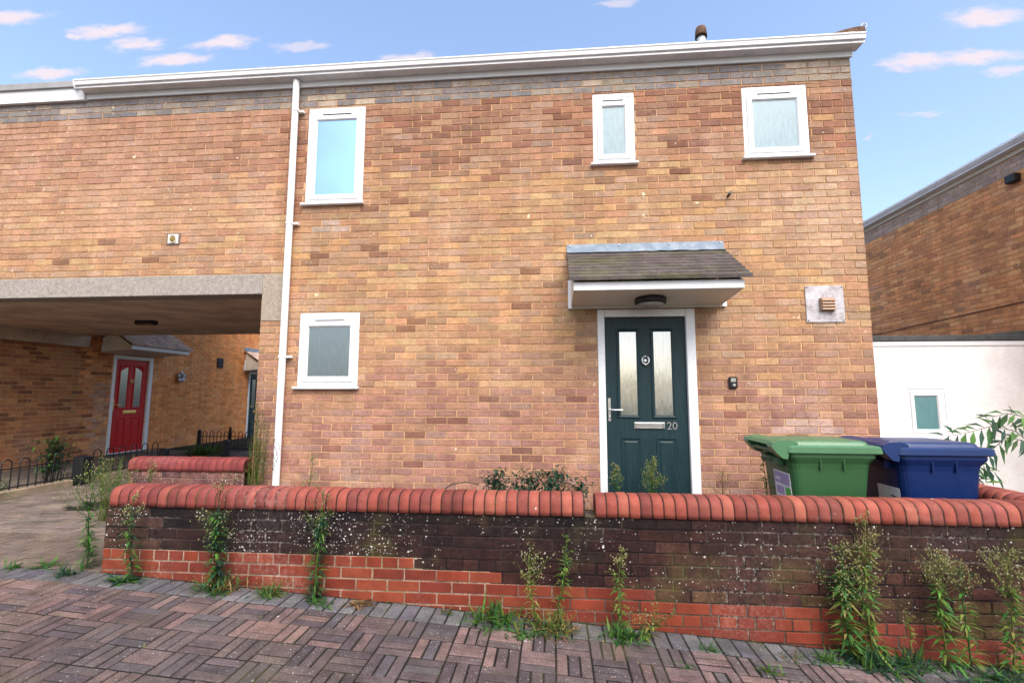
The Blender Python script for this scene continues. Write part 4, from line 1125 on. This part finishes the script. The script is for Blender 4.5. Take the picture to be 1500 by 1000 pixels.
shrub('small dark bush by the fence and the thick black post under the left wall', (-6.95, 1.25, .13), .42, .62, 520, 42, GD_ + G1, .07, 'dark_bush', 'bushes behind the hoop fence')
tuft('weedy green patch of ground cover below the brick wall right of the red door', (-7.3, 4.6, .13), .55, .16, 420, 43, G1 + G2, .02, .3, 'bushes behind the hoop fence', 'ground_cover', 'weeds')
tuft('strip of green weeds behind the hoop fence at far left', (-7.3, .3, .13), .75, .16, 500, 44, G1, .02, .3, 'bushes behind the hoop fence', 'ground_cover', 'weeds')

# pinnate sapling right of the blue bin
def sapling(label, loc, seed, sprays, name='ash_sapling'):
    rg = random.Random(seed); t = thing(name, label, 'sapling', loc, 0, 'saplings by the white extension'); s = MB(); lf = MB()
    for (path, nl, L) in sprays:
        path = [Vector(p) for p in path]
        s.tube([tuple(p) for p in path], [.006 - .0045 * i / (len(path) - 1) for i in range(len(path))], 5, 0, C(92, 88, 60, .7))
        for i in range(nl):
            u_ = .30 + .70 * i / nl; k = min(len(path) - 2, int(u_ * (len(path) - 1))); f = u_ * (len(path) - 1) - k
            p = path[k].lerp(path[k + 1], f); d = (path[k + 1] - path[k]).normalized(); sd = d.cross(Vector((0, -1, .4))).normalized() * (1 if i % 2 else -1)
            dd = (d * .7 + sd * .8 + Vector((rg.gauss(0, .15), rg.gauss(0, .3), rg.gauss(0, .15) - .12))).normalized()
            lf.leaf(p, dd, L * rg.uniform(.75, 1.2), L * .25 * rg.uniform(.8, 1.2), rg.uniform(.1, .5), 0, pick(G1 + GD_ + [(96, 134, 60)], rg, .6), Vector((0, -.7, .7)))
    s.build('stem', M['leaf'], t); lf.build('foliage', M['leaf'], t); return t
sapling('ash-like sapling with arching leafy sprays above the blue bin against the white extension', (4.15, -.35, -.19), 50, [
    ([(0, 0, 0), (.02, 0, .7), (.0, -.03, 1.15), (-.16, -.05, 1.28), (-.36, -.06, 1.32), (-.56, -.06, 1.26), (-.76, -.05, 1.22)], 26, .15),
    ([(0, 0, 0), (.03, .01, .8), (.04, 0, 1.25), (-.05, -.05, 1.40), (-.22, -.06, 1.43), (-.40, -.06, 1.38)], 20, .15),
    ([(0, 0, .9), (-.10, -.03, 1.2), (-.24, -.04, 1.22), (-.36, -.03, 1.10), (-.44, -.02, .98)], 14, .14),
    ([(0, 0, 0), (.05, 0, .9), (.12, 0, 1.3), (.18, -.03, 1.46), (.30, -.05, 1.40)], 12, .14)])
sapling('lower leafy spray poking out right of the blue bin above the coping', (3.50, -.30, -.2), 51, [
    ([(0, 0, 0), (-.02, 0, .6), (.05, -.02, .95), (.14, -.03, 1.00), (.26, -.03, .98), (.36, -.03, .92)], 18, .14),
    ([(0, 0, 0), (0, 0, .6), (.06, -.02, .88), (.16, -.03, .90), (.28, -.03, .82)], 15, .13)])

# pavement growth
tuft('broad-bladed grass clump at the wall foot, left of the pointed weed', (-.40, -1.76, -.062), .19, .20, 130, 60, G1 + G2[:1], .014, .5)
tuft('low weedy rosette with browned flowers at the foot of the dense dark weed', (-2.30, -1.74, .065), .17, .12, 150, 61, G1 + BR, .012, .4, bits=50)
tuft('small weed clump with orange-brown tips between the second and third weeds', (-1.93, -1.72, .045), .13, .11, 110, 62, G1 + G2, .010, .4, bits=50)
tuft('flat green rosette at the foot of the leftmost wall weed', (-2.98, -1.74, .105), .11, .08, 60, 63, GD_ + G1, .018, .7)
tuft('spiky rosette on the grey kerb strip below the downpipe weed', (-1.56, -1.77, .02), .12, .06, 50, 64, G1, .012, .8)
tuft('green rosette on the buff paving at far left', (-3.72, -1.62, .13), .12, .09, 80, 65, G1, .014, .6)
tuft('green sprout on the grey kerb strip left of the wall', (-3.42, -1.74, .125), .09, .10, 60, 66, G1 + GD_, .012, .4)
tuft('rusty-brown weedy mess at the foot of the pointed weed', (-.02, -1.80, -.085), .20, .14, 170, 67, G1 + BR + G2, .010, .4, bits=90)
tuft('pale low weed on the paving before the pointed weed', (-.22, -1.88, -.068), .12, .06, 90, 68, G1 + [(140, 150, 120)], .012, .6, bits=20)
tuft('leafy clump at the foot of the upright weed right of the coping gap', (.42, -1.80, -.108), .15, .11, 120, 69, G1, .014, .5)
tuft('small grass tuft on the kerb strip left of the bins weeds', (.92, -1.82, -.135), .08, .06, 50, 70, G1, .007, .4)
tuft('grass tuft on the red paving, centre right foreground', (1.19, -2.00, -.15), .08, .05, 50, 71, G1 + G2, .008, .5)
tuft('long-bladed clump at the foot of the tall pair of weeds', (1.86, -1.82, -.195), .20, .14, 150, 72, G1 + GD_, .013, .5)
tuft('spiky green tuft just left of the tall pair of weeds', (1.60, -1.80, -.178), .10, .08, 70, 73, G1, .009, .5)
tuft('dark-bladed grass clump at wall foot right of the tall pair', (2.10, -1.76, -.208), .16, .13, 110, 74, GD_ + G1, .012, .5)
tuft('spreading ground weeds at the lower right corner', (2.52, -1.86, -.235), .26, .09, 200, 75, G1 + GD_, .011, .6)
tuft('tiny moss tuft in the paver joints under the sprawling weed', (.72, -2.02, -.125), .06, .03, 40, 76, G1, .006, .6)
tuft('thin grass along the kerb strip left of the tall pair', (1.40, -1.80, -.165), .10, .05, 40, 77, G1 + BR, .006, .5)
tuft('tiny sprout at the bottom of the red bricks below the canopy left end', (-.72, -1.70, -.035), .06, .09, 26, 78, G1 + BR, .007, .4)
tuft('dry curled leaf litter at wall foot below the downpipe', (-1.30, -1.72, .0), .12, .06, 50, 79, BR + [(120, 84, 60)], .014, .6)
tuft('small green patch at left edge of the kerb strip', (-3.95, -1.66, .13), .10, .07, 60, 80, G1, .012, .5)

hd = MB(); rg = random.Random(90)
for i in range(5200):
    x = rg.uniform(-26, 26); top = 2.7 + .9 * nz(x * .35, 1.7) + .4 * nz(x * 1.3, 5.1); z = top * rg.random() ** .7
    a = rg.uniform(0, 6.28)
    hd.leaf((x, -21 + rg.gauss(0, .7), z - .1), (math.cos(a), math.sin(a), rg.uniform(-.4, .9)), rg.uniform(.2, .45), rg.uniform(.12, .25), .2, 0, pick(GD_ + G1, rg, .5))
tag(hd.build('treeline', M['leaf']), kind='stuff')

# joint growth that nobody could count
rg = random.Random(77); jm = MB()
for i in range(900):
    x = rg.uniform(-3.2, 3.2)
    if rg.random() > .25 + .75 * max(0, min(1, .5 + nz(x * 1.3, 1.0, 3) * 1.6 + x * .08)): continue
    y = WY - .01 - abs(rg.gauss(0, .06)) if rg.random() < .5 else YB - u * rg.randint(0, 4) + rg.gauss(0, .006)
    if y < YB - .02 and x < .2 and rg.random() < .8: continue
    a = rg.uniform(0, 6.28); e = rg.uniform(.2, 1.3)
    jm.leaf((x, y, gz(x) - .006), (math.cos(a) * math.cos(e), math.sin(a) * math.cos(e), math.sin(e)), rg.uniform(.012, .045), rg.uniform(.003, .007), .3, 0, pick(G1 + G2 + BR[:1], rg))
tag(jm.build('joint_weeds', M['leaf']), kind='stuff')

# ================================================================== CAMERA, LIGHT, SKY
cam = bpy.data.cameras.new('camera'); co = bpy.data.objects.new('camera', cam); COL.objects.link(co)
cam.sensor_width = 36; cam.lens = 700 / 1500 * 36; cam.clip_start = .05; cam.clip_end = 2000
yaw, pitch, roll = R(4.98), R(6.3), R(-.08)
Rm = Matrix.Rotation(yaw, 3, 'Z') @ Matrix.Rotation(pitch, 3, 'X') @ Matrix.Rotation(roll, 3, 'Y')
right, fwd, up = Rm @ Vector((1, 0, 0)), Rm @ Vector((0, 1, 0)), Rm @ Vector((0, 0, 1))
mw = Matrix((right, up, -fwd)).transposed().to_4x4(); mw.translation = Vector((0, -4.975, 1.40))
co.matrix_world = mw
scene.camera = co

SUN_EL, SUN_AZ = R(52), R(160)     # azimuth clockwise from +Y: the sun stands behind the camera
sl = bpy.data.lights.new('sun', 'SUN'); sl.energy = 1.5; sl.angle = R(50); sl.color = (1.0, .95, .88)
so = bpy.data.objects.new('sun', sl); COL.objects.link(so)
sd = Vector((math.sin(SUN_AZ) * math.cos(SUN_EL), math.cos(SUN_AZ) * math.cos(SUN_EL), math.sin(SUN_EL)))
so.rotation_euler = sd.to_track_quat('Z', 'Y').to_euler()

wd = bpy.data.worlds.new('World'); scene.world = wd; wd.use_nodes = True
nt = wd.node_tree; N_ = nt.nodes; L_ = nt.links
bg = N_['Background']
sky = N_.new('ShaderNodeTexSky'); sky.sky_type = 'NISHITA'; sky.sun_disc = False; sky.sun_elevation = SUN_EL; sky.sun_rotation = SUN_AZ
sky.air_density = 1.0; sky.dust_density = 3.4; sky.ozone_density = 1.3
tc = N_.new('ShaderNodeTexCoord'); sp = N_.new('ShaderNodeSeparateXYZ'); L_.new(tc.outputs['Generated'], sp.inputs[0])
def wm(op, a, b=0.0, clamp=False):
    n = N_.new('ShaderNodeMath'); n.operation = op; n.use_clamp = clamp
    for i, v in enumerate((a, b)):
        if hasattr(v, 'node'): L_.new(v, n.inputs[i])
        else: n.inputs[i].default_value = v
    return n.outputs[0]
ydir = wm('MAXIMUM', sp.outputs['Y'], .05)
a_, b_ = wm('DIVIDE', sp.outputs['X'], ydir), wm('DIVIDE', sp.outputs['Z'], ydir)
cb = N_.new('ShaderNodeCombineXYZ'); L_.new(a_, cb.inputs[0]); L_.new(b_, cb.inputs[1])
nn = N_.new('ShaderNodeTexNoise'); nn.inputs['Scale'].default_value = 16; nn.inputs['Detail'].default_value = 6; nn.inputs['Roughness'].default_value = .62
mp = N_.new('ShaderNodeMapping'); mp.inputs['Scale'].default_value = (1, 2.6, 1); L_.new(cb.outputs[0], mp.inputs[0]); L_.new(mp.outputs[0], nn.inputs['Vector'])
nv = N_.new('ShaderNodeVectorMath'); nv.operation = 'SUBTRACT'; L_.new(nn.outputs['Color'], nv.inputs[0]); nv.inputs[1].default_value = (.5, .5, .5)
nm = N_.new('ShaderNodeVectorMath'); nm.operation = 'MULTIPLY'; L_.new(nv.outputs[0], nm.inputs[0]); nm.inputs[1].default_value = (.15, .045, 0)
pa = N_.new('ShaderNodeVectorMath'); pa.operation = 'ADD'; L_.new(cb.outputs[0], pa.inputs[0]); L_.new(nm.outputs[0], pa.inputs[1])
CL = [(-1.3751, 0.9457, 0.1149, 0.0171, 1), (-1.0971, 0.8889, 0.1006, 0.0166, 1), (-1.1885, 0.8824, 0.0261, 0.0094, .9), (-1.017, 0.8507, 0.0757, 0.0164, 1), (-0.9143, 0.801, 0.097, 0.0143, 1), (-0.7857, 0.8389, 0.0834, 0.0161, 1), (-0.5908, 0.8171, 0.0707, 0.0105, .6), (-1.2384, 0.7852, 0.0963, 0.0146, 1), (-0.6554, 0.7621, 0.0508, 0.0107, .8), (-0.3252, 0.7672, 0.0674, 0.0136, .9), (0.909, 0.7823, 0.0856, 0.02, 1), (0.7655, 0.6933, 0.0791, 0.0158, 1), (0.8781, 0.6953, 0.0904, 0.0167, 1), (0.933, 0.6585, 0.046, 0.0105, .8), (0.649, 0.5253, 0.0133, 0.0065, .6), (0.7685, 0.5748, 0.0392, 0.0065, .5), (0.1504, 0.8756, 0.045, 0.0087, .6), (0.9379, 0.522, 0.0378, 0.0078, .5)]
mask = None
for (ca, cbv, ra, rb, st) in CL:
    # flat-bottomed puffs: the lower half falls off faster
    s1 = N_.new('ShaderNodeVectorMath'); s1.operation = 'SUBTRACT'; L_.new(pa.outputs[0], s1.inputs[0]); s1.inputs[1].default_value = (ca, cbv, 0)
    s2 = N_.new('ShaderNodeVectorMath'); s2.operation = 'MULTIPLY'; L_.new(s1.outputs[0], s2.inputs[0]); s2.inputs[1].default_value = (1 / (ra * 1.15), 1 / (rb * 1.25), 0)
    s3 = N_.new('ShaderNodeVectorMath'); s3.operation = 'LENGTH'; L_.new(s2.outputs[0], s3.inputs[0])
    mr = N_.new('ShaderNodeMapRange'); mr.interpolation_type = 'SMOOTHSTEP'; mr.inputs[1].default_value = 1.15; mr.inputs[2].default_value = .25; mr.inputs[3].default_value = 0; mr.inputs[4].default_value = st; L_.new(s3.outputs[1], mr.inputs[0])
    mask = mr.outputs[0] if mask is None else wm('MAXIMUM', mask, mr.outputs[0])
front = N_.new('ShaderNodeMapRange'); front.inputs[1].default_value = .1; front.inputs[2].default_value = .25; L_.new(sp.outputs['Y'], front.inputs[0])
mask = wm('MULTIPLY', mask, front.outputs[0])
# unseen broken cloud behind the camera, added to soften light and whiten reflections
bn = N_.new('ShaderNodeTexNoise'); bn.inputs['Scale'].default_value = 2.6; bn.inputs['Detail'].default_value = 7; bn.inputs['Roughness'].default_value = .55
L_.new(tc.outputs['Generated'], bn.inputs['Vector'])
br = N_.new('ShaderNodeMapRange'); br.interpolation_type = 'SMOOTHSTEP'; br.inputs[1].default_value = .44; br.inputs[2].default_value = .62; br.inputs[4].default_value = .85; L_.new(bn.outputs['Fac'], br.inputs[0])
back = N_.new('ShaderNodeMapRange'); back.interpolation_type = 'SMOOTHSTEP'; back.inputs[1].default_value = .15; back.inputs[2].default_value = -.25; L_.new(sp.outputs['Y'], back.inputs[0])
mask2 = wm('MULTIPLY', br.outputs[0], back.outputs[0])
mask = wm('MAXIMUM', mask, mask2)
mxn = N_.new('ShaderNodeMix'); mxn.data_type = 'RGBA'
L_.new(mask, mxn.inputs[0]); L_.new(sky.outputs[0], mxn.inputs[6]); cm = N_.new('ShaderNodeMix'); cm.data_type = 'RGBA'; L_.new(back.outputs[0], cm.inputs[0]); cm.inputs[6].default_value = (2.45, 2.2, 2.42, 1); cm.inputs[7].default_value = (3.0, 2.9, 3.0, 1)
L_.new(cm.outputs[2], mxn.inputs[7])
L_.new(mxn.outputs[2], bg.inputs['Color']); bg.inputs['Strength'].default_value = .15

scene.view_settings.view_transform = 'Standard'; scene.view_settings.look = 'None'; scene.view_settings.exposure = 1.36; scene.view_settings.gamma = 1.0
